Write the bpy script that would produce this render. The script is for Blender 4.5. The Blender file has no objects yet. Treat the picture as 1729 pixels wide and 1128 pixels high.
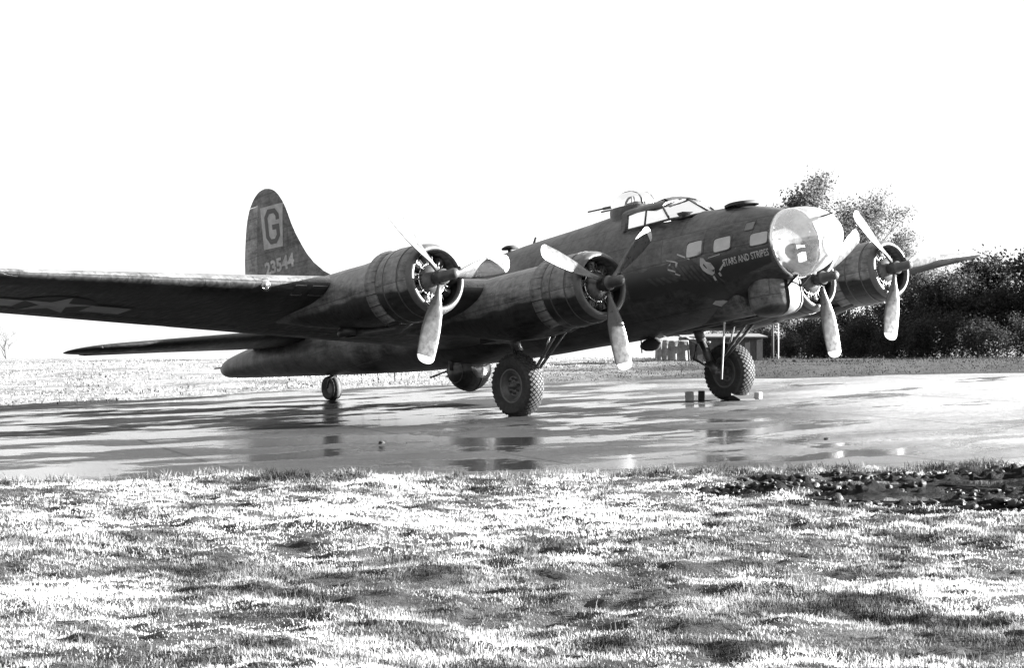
import bpy, bmesh, math, random
import numpy as np
from mathutils import Vector, Matrix
from mathutils.geometry import tessellate_polygon
R = math.radians
S = bpy.context.scene
random.seed(7); rng = np.random.default_rng(7)

# ------------------------------------------------------------------ camera, sky, sun, exposure
cam_d = bpy.data.cameras.new('camera'); cam = bpy.data.objects.new('camera', cam_d)
S.collection.objects.link(cam); S.camera = cam
cam_d.sensor_width = 36; cam_d.lens = 36*3505.88/1729; cam_d.clip_start = .2; cam_d.clip_end = 6000
cr = Vector((0.641197, 0.767374, -0.002008)); cu = Vector((0.009847, -0.005612, 0.999936)); cb = Vector((0.767313, -0.641175, -0.011155))
cam.matrix_world = Matrix(((cr.x, cu.x, cb.x, 27.214), (cr.y, cu.y, cb.y, -31.097), (cr.z, cu.z, cb.z, 1.253), (0, 0, 0, 1)))

SUN_EL, SUN_DIR = 14.0, (0.58, 0.8146)          # towards the sun, horizontal part
sun_az = math.atan2(SUN_DIR[0], SUN_DIR[1])    # clockwise from +Y
W = bpy.data.worlds.new('World'); S.world = W; W.use_nodes = True
wn, wl = W.node_tree.nodes, W.node_tree.links
sky = wn.new('ShaderNodeTexSky'); sky.sky_type = 'NISHITA'; sky.sun_disc = False
sky.sun_elevation = R(SUN_EL); sky.sun_rotation = sun_az; sky.dust_density = 1.0; sky.air_density = 1.0
bw = wn.new('ShaderNodeRGBToBW'); wl.new(sky.outputs[0], bw.inputs[0]); 
hz = wn.new('ShaderNodeMath'); hz.operation = 'MULTIPLY_ADD'; hz.inputs[1].default_value = .12; hz.inputs[2].default_value = 1.75   # thin bright overcast evens out the blue sky
wl.new(bw.outputs[0], hz.inputs[0]); wl.new(hz.outputs[0], wn['Background'].inputs[0])
wn['Background'].inputs[1].default_value = 0.05
sl = bpy.data.lights.new('sun', 'SUN'); sl.energy = 5.0; sl.angle = R(.5); sl.color = (1, 1, 1)
so = bpy.data.objects.new('sun', sl); S.collection.objects.link(so)
ce = math.cos(R(SUN_EL))
sv = Vector((SUN_DIR[0]*ce, SUN_DIR[1]*ce, math.sin(R(SUN_EL))))
so.rotation_euler = sv.to_track_quat('Z', 'Y').to_euler()
S.view_settings.view_transform = 'Standard'; S.view_settings.look = 'None'
S.view_settings.gamma = 1; S.view_settings.use_curve_mapping = False
S.view_settings.exposure = 3.6
S.render.engine = 'CYCLES'

# ------------------------------------------------------------------ helpers
col = S.collection
def tag(o, label=None, cat=None, group=None, kind=None):
    if label: o['label'] = label
    if cat: o['category'] = cat
    if group: o['group'] = group
    if kind: o['kind'] = kind
    return o
def link(name, me, m=None, parent=None, loc=None):
    o = bpy.data.objects.new(name, me); col.objects.link(o)
    if m is not None and me is not None and len(me.materials) == 0: me.materials.append(m)
    if parent is not None: o.parent = parent
    if loc is not None: o.location = loc
    return o
def mk(name, V, F, m=None, parent=None, loc=None, smooth=True, mats=None, mi=None):
    me = bpy.data.meshes.new(name); me.from_pydata([tuple(map(float, p)) for p in V], [], [tuple(f) for f in F])
    if mats:
        for x in mats: me.materials.append(x)
    if mi is not None: me.polygons.foreach_set('material_index', mi)
    if smooth: me.polygons.foreach_set('use_smooth', [True]*len(me.polygons))
    me.validate(); me.update()
    return link(name, me, m, parent, loc)
class MB:
    "collects simple shapes into one mesh"
    def __init__(s): s.V = []; s.F = []; s.MI = []; s.mi = 0
    def add(s, V, F):
        n = len(s.V); s.V += [tuple(p) for p in V]; s.F += [tuple(i+n for i in f) for f in F]; s.MI += [s.mi]*len(F)
    def loft(s, rings, closed=True, cap0=False, cap1=False):
        n = len(rings[0]); V = [p for r in rings for p in r]; F = []
        for i in range(len(rings)-1):
            for j in range(n if closed else n-1):
                a = i*n+j; b = i*n+(j+1) % n; F.append((a, b, b+n, a+n))
        if cap0: F.append(tuple(range(n-1, -1, -1)))
        if cap1: F.append(tuple((len(rings)-1)*n+j for j in range(n)))
        s.add(V, F)
    def tube(s, pts, r, n=10, caps=True):
        pts = [Vector(p) for p in pts]; rs = r if isinstance(r, (list, tuple)) else [r]*len(pts); rings = []
        for i, p in enumerate(pts):
            d = (pts[min(i+1, len(pts)-1)]-pts[max(i-1, 0)]).normalized()
            a = d.cross(Vector((0, 0, 1)) if abs(d.z) < .9 else Vector((0, 1, 0))).normalized(); b = d.cross(a)
            rings.append([p+(a*math.cos(t)+b*math.sin(t))*rs[i] for t in [2*math.pi*k/n for k in range(n)]])
        s.loft(rings, True, caps, caps)
    def lathe(s, prof, axis='x', n=32, c=(0, 0, 0), a0=0, a1=2*math.pi, sq=1.0):
        full = abs(a1-a0-2*math.pi) < 1e-6; m = n if full else n+1; rings = []
        for (u, r) in prof:
            ring = []
            for k in range(m):
                t = a0+(a1-a0)*k/n; q = (r*math.sin(t), r*math.cos(t)*sq)
                p = {'x': (u, q[0], q[1]), 'y': (q[0], u, q[1]), 'z': (q[0], q[1], u)}[axis]
                ring.append((p[0]+c[0], p[1]+c[1], p[2]+c[2]))
            rings.append(ring)
        s.loft(rings, full)
    def box(s, c, d, rot=None, bev=0):
        hx, hy, hz = d[0]/2, d[1]/2, d[2]/2
        V = [Vector((x*hx, y*hy, z*hz)) for x in (-1, 1) for y in (-1, 1) for z in (-1, 1)]
        if rot is not None: V = [rot @ p for p in V]
        s.add([p+Vector(c) for p in V], [(0, 1, 3, 2), (4, 6, 7, 5), (0, 4, 5, 1), (2, 3, 7, 6), (0, 2, 6, 4), (1, 5, 7, 3)])
    def build(s, name, m=None, parent=None, loc=None, smooth=True, mats=None):
        return mk(name, s.V, s.F, m, parent, loc, smooth, mats, s.MI if mats else None)
def bevel(o, w=.01, seg=2):
    b = o.modifiers.new('bevel', 'BEVEL'); b.width = w; b.segments = seg; b.limit_method = 'ANGLE'; b.angle_limit = R(40)
def auto(o, ang=35):
    "keeps edges sharper than ang crisp"
    me = o.data; bm = bmesh.new(); bm.from_mesh(me)
    for e in bm.edges:
        e.smooth = not (len(e.link_faces) == 2 and e.calc_face_angle(0) > R(ang))
    bm.to_mesh(me); bm.free()
def pchip(xs, ys):
    xs = np.array(xs, float); ys = np.array(ys, float); h = np.diff(xs); d = np.diff(ys)/h; m = np.zeros_like(ys)
    m[0], m[-1] = d[0], d[-1]
    for i in range(1, len(xs)-1):
        if d[i-1]*d[i] > 0: m[i] = 2*d[i-1]*d[i]/(d[i-1]+d[i])
    def f(x):
        x = min(max(x, xs[0]), xs[-1]); i = min(max(int(np.searchsorted(xs, x)-1), 0), len(h)-1); t = (x-xs[i])/h[i]
        return float((1+2*t)*(1-t)**2*ys[i]+t*(1-t)**2*h[i]*m[i]+t*t*(3-2*t)*ys[i+1]+t*t*(t-1)*h[i]*m[i+1])
    return f

# ------------------------------------------------------------------ materials (the photograph is black and white, so are they)
def mat(name, c=.2, rough=.5, metal=0., spec=.5, var=0., vs=3., bump=0., bs=40., rvar=0., coords='Object', extra=None):
    m = bpy.data.materials.new(name); m.use_nodes = True; nt = m.node_tree; N, L = nt.nodes, nt.links
    b = N['Principled BSDF']; b.inputs['Base Color'].default_value = (c, c, c, 1); b.inputs['Roughness'].default_value = rough
    b.inputs['Metallic'].default_value = metal; b.inputs['Specular IOR Level'].default_value = spec
    tc = N.new('ShaderNodeTexCoord')
    if var or rvar:
        n1 = N.new('ShaderNodeTexNoise'); n1.inputs['Scale'].default_value = vs; n1.inputs['Detail'].default_value = 8; n1.inputs['Roughness'].default_value = .65
        L.new(tc.outputs[coords], n1.inputs['Vector'])
        if var:
            mr = N.new('ShaderNodeMapRange'); mr.inputs[1].default_value = .3; mr.inputs[2].default_value = .7
            mr.inputs[3].default_value = c*(1-var); mr.inputs[4].default_value = c*(1+var); L.new(n1.outputs[0], mr.inputs[0]); L.new(mr.outputs[0], b.inputs['Base Color'])
        if rvar:
            m2 = N.new('ShaderNodeMapRange'); m2.inputs[1].default_value = .3; m2.inputs[2].default_value = .7
            m2.inputs[3].default_value = max(rough-rvar, .02); m2.inputs[4].default_value = rough+rvar; L.new(n1.outputs[0], m2.inputs[0]); L.new(m2.outputs[0], b.inputs['Roughness'])
    if bump:
        n2 = N.new('ShaderNodeTexNoise'); n2.inputs['Scale'].default_value = bs; n2.inputs['Detail'].default_value = 4; L.new(tc.outputs[coords], n2.inputs['Vector'])
        bp = N.new('ShaderNodeBump'); bp.inputs['Strength'].default_value = 1; bp.inputs['Distance'].default_value = bump; L.new(n2.outputs[0], bp.inputs['Height']); L.new(bp.outputs[0], b.inputs['Normal'])
    return m
def skin_mat(name, c, c2=None, zsplit=None, rough=.42, ax=('x', 'z'), chips=.74):
    "weathered camouflage paint: sheet joints and rivet rows in relief, streaks, chips; c2 below a wavy line at zsplit"
    m = bpy.data.materials.new(name); m.use_nodes = True; nt = m.node_tree; N, L = nt.nodes, nt.links; b = N['Principled BSDF']; b.inputs['Specular IOR Level'].default_value = .28
    tc = N.new('ShaderNodeTexCoord'); sx = N.new('ShaderNodeSeparateXYZ'); L.new(tc.outputs['Object'], sx.inputs[0])
    def math_(op, a, b_=None, c_=None):
        n = N.new('ShaderNodeMath'); n.operation = op
        for i, q in enumerate((a, b_, c_)):
            if q is None: continue
            if isinstance(q, (int, float)): n.inputs[i].default_value = q
            else: L.new(q, n.inputs[i])
        return n.outputs[0]
    def noise(scale, det=6, ro=.6, vec=None, dist=0):
        n = N.new('ShaderNodeTexNoise'); n.inputs['Scale'].default_value = scale; n.inputs['Detail'].default_value = det
        n.inputs['Roughness'].default_value = ro; n.inputs['Distortion'].default_value = dist; L.new(vec or tc.outputs['Object'], n.inputs['Vector']); return n.outputs[0]
    col_ = math_('ADD', c, 0)
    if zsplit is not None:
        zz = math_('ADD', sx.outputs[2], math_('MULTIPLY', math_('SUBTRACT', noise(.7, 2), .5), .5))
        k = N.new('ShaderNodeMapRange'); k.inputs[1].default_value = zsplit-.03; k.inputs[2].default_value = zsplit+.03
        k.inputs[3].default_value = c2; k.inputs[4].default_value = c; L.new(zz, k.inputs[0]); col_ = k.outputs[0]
    v1 = noise(1.3, 8, .65); v2 = noise(9, 6, .7)
    mp = N.new('ShaderNodeMapping'); mp.inputs['Scale'].default_value = (1.2, 6, 6); L.new(tc.outputs['Object'], mp.inputs[0]); v3 = noise(2, 8, .7, mp.outputs[0])
    f = math_('ADD', math_('MULTIPLY', v1, .9), math_('ADD', math_('MULTIPLY', v2, .5), math_('MULTIPLY', v3, .8)))   # ~1.1
    col_ = math_('MULTIPLY', col_, math_('MAXIMUM', math_('SUBTRACT', math_('MULTIPLY', f, 3.8), 3.2), .25))
    pv = N.new('ShaderNodeCombineXYZ'); idx = {'x': 0, 'y': 1, 'z': 2}
    L.new(sx.outputs[idx[ax[0]]], pv.inputs[0]); L.new(sx.outputs[idx[ax[1]]], pv.inputs[1])
    bt = N.new('ShaderNodeTexBrick'); bt.inputs['Scale'].default_value = 1; bt.inputs['Brick Width'].default_value = 1.15; bt.inputs['Row Height'].default_value = .52
    bt.inputs['Mortar Size'].default_value = .009; bt.inputs['Mortar Smooth'].default_value = .3; bt.offset = .37
    L.new(pv.outputs[0], bt.inputs['Vector']); col_ = math_('MULTIPLY', col_, math_('SUBTRACT', 1, math_('MULTIPLY', bt.outputs['Fac'], .5)))
    # bright chips and specks
    ch = noise(26, 3, .5); chip = N.new('ShaderNodeMapRange'); chip.inputs[1].default_value = chips; chip.inputs[2].default_value = chips+.03; L.new(ch, chip.inputs[0])
    col_ = math_('ADD', col_, math_('MULTIPLY', chip.outputs[0], .12))
    cmb = N.new('ShaderNodeCombineColor')
    for i in range(3): L.new(col_, cmb.inputs[i])
    L.new(cmb.outputs[0], b.inputs['Base Color'])
    r = N.new('ShaderNodeMapRange'); r.inputs[1].default_value = .3; r.inputs[2].default_value = .7; r.inputs[3].default_value = rough-.12; r.inputs[4].default_value = rough+.18
    L.new(v3, r.inputs[0]); L.new(r.outputs[0], b.inputs['Roughness'])
    # sheet joints as bricks
    h = math_('ADD', math_('MULTIPLY', bt.outputs['Fac'], -.007), math_('ADD', math_('MULTIPLY', noise(2.4, 2), .03), math_('MULTIPLY', noise(14, 3), .0022)))
    bp = N.new('ShaderNodeBump'); bp.inputs['Strength'].default_value = .8; bp.inputs['Distance'].default_value = 1; L.new(h, bp.inputs['Height']); L.new(bp.outputs[0], b.inputs['Normal'])
    return m
M = {}
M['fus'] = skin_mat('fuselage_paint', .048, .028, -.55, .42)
M['wing'] = skin_mat('wing_paint', .016, None, None, .42, ('x', 'y')); M['wtop'] = skin_mat('wing_top_paint', .085, None, None, .32, ('x', 'y'))  # two-tone paint, with sun on top and shade below put into it
M['under'] = skin_mat('nacelle_paint', .095, .013, -.12, .36)  # sunlit upper side and shaded belly put into the paint colours
M['chin'] = skin_mat('chin_paint', .075, .02, -1.28, .45); M['chinp'] = mat('chin_panel_lit', .14, .45, var=.2, vs=5)  # front panel paler and drum bottom darker: sun and shade put into paint
M['fin'] = skin_mat('fin_paint', .085, None, None, .55, chips=.69)
M['fabric'] = skin_mat('rudder_fabric_paint', .16, None, None, .65, chips=.70)
M['blade'] = mat('propeller_blade_paint', .055, .33, .2, var=.35, vs=9, rvar=.1)
M['tip'] = mat('propeller_tip_paint', .38, .45, var=.1, vs=8)
M['hub'] = mat('hub_metal', .032, .42, 0, var=.4, vs=8)
M['engine'] = mat('engine_dark_metal', .06, .4, .5, var=.5, vs=12)
M['bright'] = mat('bare_metal', .6, .25, .9, var=.15, vs=20)
M['lip'] = mat('cowl_lip_paint', .05, .4, var=.4, vs=6)
M['dark'] = mat('dark_recess', .012, .8)
M['rubber'] = mat('tyre_rubber', .034, .7, spec=.2, var=.5, vs=14, bump=.004, bs=60)
M['rim'] = mat('wheel_rim_paint', .07, .4, .3, var=.4, vs=10)
M['strut'] = mat('strut_paint', .05, .4, .2, var=.4, vs=10)
M['white'] = mat('marking_white', .25, .6, var=.35, vs=6)
M['gmark'] = mat('marking_tail_square', .24, .6, var=.3, vs=5)
M['mdark'] = mat('marking_dark_blue', .009, .5, var=.3, vs=5)
M['mgrey'] = mat('marking_grey', .10, .5, var=.3, vs=5)
M['pane'] = mat('side_window_pane', .25, .12, .55, var=.12, vs=6)
M['concrete_block'] = mat('painted_block', .28, .7, var=.3, vs=8)
M['wood'] = mat('weathered_timber', .035, .8, var=.5, vs=8)
M['canvas'] = mat('canvas_tarpaulin', .15, .8, var=.5, vs=5, bump=.02, bs=6)
def glass_mat(name, refl=.25, tint=.9, HZ0=.02, HZ1=.12):
    m = bpy.data.materials.new(name); m.use_nodes = True; N, L = m.node_tree.nodes, m.node_tree.links
    N.remove(N['Principled BSDF']); out = N['Material Output']
    t = N.new('ShaderNodeBsdfTransparent'); t.inputs[0].default_value = (tint,)*3+(1,)
    g = N.new('ShaderNodeBsdfGlossy'); g.inputs['Roughness'].default_value = .04
    tc = N.new('ShaderNodeTexCoord'); n = N.new('ShaderNodeTexNoise'); n.inputs['Scale'].default_value = 3; n.inputs['Detail'].default_value = 5; L.new(tc.outputs['Object'], n.inputs['Vector'])
    bp = N.new('ShaderNodeBump'); bp.inputs['Strength'].default_value = .25; bp.inputs['Distance'].default_value = .03; L.new(n.outputs[0], bp.inputs['Height']); L.new(bp.outputs[0], g.inputs['Normal'])
    fr = N.new('ShaderNodeFresnel'); fr.inputs[0].default_value = 1.5
    a = N.new('ShaderNodeMath'); a.operation = 'MULTIPLY_ADD'; a.inputs[1].default_value = 1.0; a.inputs[2].default_value = refl; L.new(fr.outputs[0], a.inputs[0]); a.use_clamp = True
    mx = N.new('ShaderNodeMixShader'); L.new(a.outputs[0], mx.inputs[0]); L.new(t.outputs[0], mx.inputs[1]); L.new(g.outputs[0], mx.inputs[2])
    d = N.new('ShaderNodeAddShader'); d1 = N.new('ShaderNodeBsdfDiffuse'); d1.inputs[0].default_value = (.3, .3, .3, 1); d2 = N.new('ShaderNodeBsdfTranslucent'); d2.inputs[0].default_value = (.4, .4, .4, 1); L.new(d1.outputs[0], d.inputs[0]); L.new(d2.outputs[0], d.inputs[1]); mx2 = N.new('ShaderNodeMixShader')
    cr_ = N.new('ShaderNodeMapRange'); cr_.inputs[1].default_value = .45; cr_.inputs[2].default_value = .75; cr_.inputs[3].default_value = HZ0; cr_.inputs[4].default_value = HZ1
    L.new(n.outputs[0], cr_.inputs[0]); L.new(cr_.outputs[0], mx2.inputs[0]); L.new(mx.outputs[0], mx2.inputs[1]); L.new(d.outputs[0], mx2.inputs[2]); L.new(mx2.outputs[0], out.inputs[0])
    return m
M['glass'] = glass_mat('canopy_glass', .06, .95)
M['nose_glass'] = glass_mat('nose_glass', .40, .85, .26, .7)

# ------------------------------------------------------------------ terrain
def tz(y):
    y = np.asarray(y, float); a = .0396*(y+3.1); k = .16
    b = 1.12-k*np.log1p(np.exp((1.12-a)/k))
    return -.36+k*np.log1p(np.exp((b+.36)/k))
PAD = [(3.24, -19.39), (4.07, -17.34), (5.4, -15.5), (7.6, -14.3), (8.63, -12.29), (9.42, -10.94), (10.72, -8.63), (13.2, -4), (14, 3), (11, 9.5), (5, 14), (-2, 17.2), (-8.14, 17.09), (-11.4, 15.2),
       (-13.2, 12.7), (-15.7, 12.3), (-17.9, 10.8), (-19.5, 8.7), (-22.6, 6.7), (-24, 4.66), (-24.4, -.45), (-23.5, -4.1), (-24, -6.1), (-25.2, -8.9), (-25.4, -14), (-22, -20), (-15, -25), (-6, -27), (0, -24.5)]
PC = (-6.5, -4.5)
pa = np.array([math.atan2(y-PC[1], x-PC[0]) for x, y in PAD]); pr = np.array([math.hypot(x-PC[0], y-PC[1]) for x, y in PAD])
o_ = np.argsort(pa); pa, pr = pa[o_], pr[o_]
pax = np.concatenate([pa-2*math.pi, pa, pa+2*math.pi]); prx = np.tile(pr, 3)
def vnoise(x, y, seed=0):
    "smooth value noise, numpy"
    x = np.asarray(x, float); y = np.asarray(y, float); xi = np.floor(x).astype(np.int64); yi = np.floor(y).astype(np.int64); fx = x-xi; fy = y-yi
    fx = fx*fx*(3-2*fx); fy = fy*fy*(3-2*fy)
    def h(a, b):
        n = (a*374761393+b*668265263+seed*982451653) & 0xffffffff; n = ((n ^ (n >> 13))*1274126177) & 0xffffffff; return ((n ^ (n >> 16)) & 0xffff)/65535.
    return (h(xi, yi)*(1-fx)+h(xi+1, yi)*fx)*(1-fy)+(h(xi, yi+1)*(1-fx)+h(xi+1, yi+1)*fx)*fy
def pad_r(t): return np.interp(t, pax, prx)+(.6*(vnoise(np.asarray(t)*9, 0*np.asarray(t), 3)-.5)+.25*(vnoise(np.asarray(t)*40, 0*np.asarray(t), 4)-.5))
def pad_out(x, y):
    "metres outside the pavement edge (negative inside)"
    return np.hypot(x-PC[0], y-PC[1])-pad_r(np.arctan2(y-PC[1], x-PC[0]))
MUD = [(10.0, -13.2), (11.3, -14.2), (12.9, -15.2), (14.3, -14.7), (16.0, -13.0), (15.6, -10.2), (13.2, -7.6), (11.5, -8.6), (10.5, -10.2), (10.0, -11.9)]
mc = (12.3, -12.0)
ma = np.array([math.atan2(y-mc[1], x-mc[0]) for x, y in MUD]); mr_ = np.array([math.hypot(x-mc[0], y-mc[1]) for x, y in MUD]); o_ = np.argsort(ma); ma, mr_ = ma[o_], mr_[o_]
def mud_in(x, y):
    t = np.arctan2(y-mc[1], x-mc[0]); r = np.interp(t, np.concatenate([ma-2*math.pi, ma, ma+2*math.pi]), np.tile(mr_, 3))
    return (r-np.hypot(x-mc[0], y-mc[1]))+1.3*(vnoise(x*1.6, y*1.6, 8)-.5)+.7*(vnoise(x*4.1, y*4.1, 9)-.55)
POOLS = [(12.7, -11.3, .75, .55, .90), (11.2, -12.3, .5, .28, .90), (14.2, -11.6, .45, .4, .85), (13.0, -13.6, .9, .38, .85)]
def pool_k(x, y, grow=1.0, back=0.):
    k = np.zeros_like(np.asarray(x, float))
    for (px_, py_, rx, ry, rz) in POOLS:
        dx, dy = x-(px_-.767*back), y-(py_+.641*back); c_, s_ = math.cos(rz), math.sin(rz); u = (dx*c_+dy*s_)/(rx*grow); v_ = (-dx*s_+dy*c_)/(ry*grow+back*1.1)
        k = np.maximum(k, np.clip((1.25-np.hypot(u, v_)-.35*(vnoise(x*3.3, y*3.3, 77)-.5))/.25, 0, 1))
    return k
def ground_h(x, y):
    x = np.asarray(x, float); y = np.asarray(y, float); base = tz(y); out = pad_out(x, y)
    k = np.clip((out-.1)/1.2, 0, 1)
    # rotate so mounds lie a little across the view
    u = .77*x+.64*y; v = -.64*x+.77*y       # v grows away from the camera's left
    mound = .10*(vnoise(x*.8+5, y*.8, 1)-.45)+.06*(vnoise(x*2.1, y*2.1, 2)-.5)+.065*np.clip(vnoise(x*4.3, y*4.3, 5)-.45, 0, 1)+.07*np.clip(vnoise(x*8.7, y*8.7, 7)-.45, 0, 1)
    lip = .06*np.exp(-((out-.55)/.45)**2)*vnoise(x*1.7, y*1.7, 6)*1.6
    far = np.clip((np.hypot(x-27, y+31)-45)/30, 0, 1)
    rough = .12*(vnoise(x*.12, y*.12, 11)-.5)+.1*(vnoise(x*.5, y*.5, 12)-.5)
    rough *= np.clip((out-1)/8, 0, 1)
    h = base+k*mound*(1-.3*far)+lip+far*rough*.7
    mi = np.clip(mud_in(x, y)/.35, 0, 1)
    h = h+mi*(-.04+.10*(vnoise(x*3.1, y*3.1, 21)-.55)+.20*np.clip(vnoise(x*6.5, y*6.5, 22)-.5, 0, 1)+.09*(vnoise(x*14, y*14, 23)-.5))
    for (px_, py_, rx, ry, rz) in POOLS:
        dx, dy = x-px_, y-py_; c_, s_ = math.cos(rz), math.sin(rz); u = (dx*c_+dy*s_)/rx; v_ = (-dx*s_+dy*c_)/ry
        r = np.hypot(u, v_)+.45*(vnoise(x*2.7, y*2.7, 77)-.5)+.2*(vnoise(x*7, y*7, 78)-.5); wl = float(tz(py_))+.0
        ring = np.clip((1.75-r)/.3, 0, 1); h = h*(1-ring)+ring*np.maximum(np.minimum(h, wl+.035), wl+.010)
        ins = np.clip((1.12-r)/.14, 0, 1); h = h*(1-ins)+ins*(wl-.02)
    h = np.where(out < .05, base-.02, h)
    return h
def axis_pts(segs):
    a = [segs[0][0]]
    for (s0, s1, st) in segs:
        n = max(1, int(round((s1-s0)/st))); a += list(np.linspace(s0, s1, n+1)[1:])
    return np.array(a)
gx = axis_pts([(-5000, -1200, 600), (-1200, -300, 90), (-300, -70, 8), (-70, -28, 1.2), (-28, 0, .6), (0, 7, .11), (7, 22, .05), (22, 27, .12), (27, 60, 1.5), (60, 300, 20), (300, 1200, 150), (1200, 5000, 700)])
gy = axis_pts([(-5000, -1200, 600), (-1200, -300, 90), (-300, -60, 12), (-60, -30, 1.2), (-30, -26.5, .12), (-26.5, -7.5, .055), (-7.5, 2, .3), (2, 50, .7), (50, 90, 2), (90, 400, 12), (400, 1500, 110), (1500, 5000, 500)])
GX, GY = np.meshgrid(gx, gy, indexing='ij'); GZ = ground_h(GX, GY)
nx, ny = GX.shape
me = bpy.data.meshes.new('ground'); nv = nx*ny
ii = np.arange(nv).reshape(nx, ny); quads = np.stack([ii[:-1, :-1], ii[1:, :-1], ii[1:, 1:], ii[:-1, 1:]], -1).reshape(-1, 4)
me.vertices.add(nv); me.vertices.foreach_set('co', np.stack([GX, GY, GZ], -1).reshape(-1).astype(np.float32))
me.loops.add(quads.size); me.loops.foreach_set('vertex_index', quads.reshape(-1).astype(np.int32))
me.polygons.add(len(quads)); me.polygons.foreach_set('loop_start', (np.arange(len(quads))*4).astype(np.int32)); me.polygons.foreach_set('loop_total', np.full(len(quads), 4, np.int32))
me.polygons.foreach_set('use_smooth', np.ones(len(quads), bool)); me.update()
outv = pad_out(GX, GY); mudv = mud_in(GX, GY)
at_ = me.attributes.new('mud', 'FLOAT', 'POINT'); at_.data.foreach_set('value', np.clip(mudv/.3, 0, 1).reshape(-1).astype(np.float32))
fv = (GX-27.214)*-.767+(GY+31.097)*.641
turf = np.clip((31-fv)/2, 0, 1)*np.clip(outv/.2, 0, 1); at2 = me.attributes.new('turf', 'FLOAT', 'POINT'); at2.data.foreach_set('value', turf.reshape(-1).astype(np.float32))
dk = np.clip((30-np.hypot(GX+6, GY-34)+8*(vnoise(GX*.25, GY*.25, 91)-.5))/6, 0, 1); at3 = me.attributes.new('dark_zone', 'FLOAT', 'POINT'); at3.data.foreach_set('value', dk.reshape(-1).astype(np.float32))  # ground darker in a round zone before the hedgerow
def ground_mat():
    m = bpy.data.materials.new('grassy_earth'); m.use_nodes = True; N, L = m.node_tree.nodes, m.node_tree.links; b = N['Principled BSDF']
    g = N.new('ShaderNodeNewGeometry')
    def noise(s, d=6, r=.6):
        n = N.new('ShaderNodeTexNoise'); n.inputs['Scale'].default_value = s; n.inputs['Detail'].default_value = d; n.inputs['Roughness'].default_value = r; L.new(g.outputs['Position'], n.inputs['Vector']); return n.outputs[0]
    def mapr(a, f0, f1, t0, t1):
        n = N.new('ShaderNodeMapRange'); L.new(a, n.inputs[0])
        for i, q in enumerate((f0, f1, t0, t1)): n.inputs[i+1].default_value = q
        return n.outputs[0]
    def mth(op, a, b_):
        n = N.new('ShaderNodeMath'); n.operation = op
        for i, q in enumerate((a, b_)):
            if isinstance(q, (int, float)): n.inputs[i].default_value = q
            else: L.new(q, n.inputs[i])
        return n.outputs[0]
    big = mapr(noise(.35, 6), .35, .65, .6, 1.4); mid = mapr(noise(2.2, 8, .7), .3, .7, .45, 1.55); fine = mapr(noise(14, 6, .7), .3, .7, .5, 1.5)
    c = mth('MULTIPLY', mth('MULTIPLY', big, mid), mth('MULTIPLY', fine, .15))
    at0 = N.new('ShaderNodeAttribute'); at0.attribute_name = 'turf'; c = mth('MULTIPLY', c, mapr(at0.outputs['Fac'], 0, 1, 1, .2)); at9 = N.new('ShaderNodeAttribute'); at9.attribute_name = 'dark_zone'; c = mth('MULTIPLY', c, mapr(at9.outputs['Fac'], 0, 1, 1, .12))
    at = N.new('ShaderNodeAttribute'); at.attribute_name = 'mud'
    mud = mapr(noise(5, 6), .3, .7, .003, .014)
    mx = N.new('ShaderNodeMix'); mx.data_type = 'FLOAT'; L.new(at.outputs['Fac'], mx.inputs[0]); L.new(c, mx.inputs[2]); L.new(mud, mx.inputs[3])
    L.new(mx.outputs[0], b.inputs['Base Color'])
    r = N.new('ShaderNodeMix'); r.data_type = 'FLOAT'; L.new(at.outputs['Fac'], r.inputs[0]); r.inputs[2].default_value = .95
    L.new(mapr(noise(2.5), .4, .6, .6, .95), r.inputs[3]); L.new(r.outputs[0], b.inputs['Roughness'])
    h = mth('ADD', mth('MULTIPLY', noise(9, 8, .75), .09), mth('MULTIPLY', noise(1.4, 4), .12))
    bp = N.new('ShaderNodeBump'); bp.inputs['Strength'].default_value = 1; bp.inputs['Distance'].default_value = 1; L.new(h, bp.inputs['Height']); L.new(bp.outputs[0], b.inputs['Normal'])
    L.new(mapr(at.outputs['Fac'], 0, 1, .2, .04), b.inputs['Specular IOR Level'])
    return m
me.materials.append(ground_mat())
ground = link('ground', me); tag(ground, 'rough grassy airfield ground running out to the horizon', None, None, 'structure')

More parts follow.
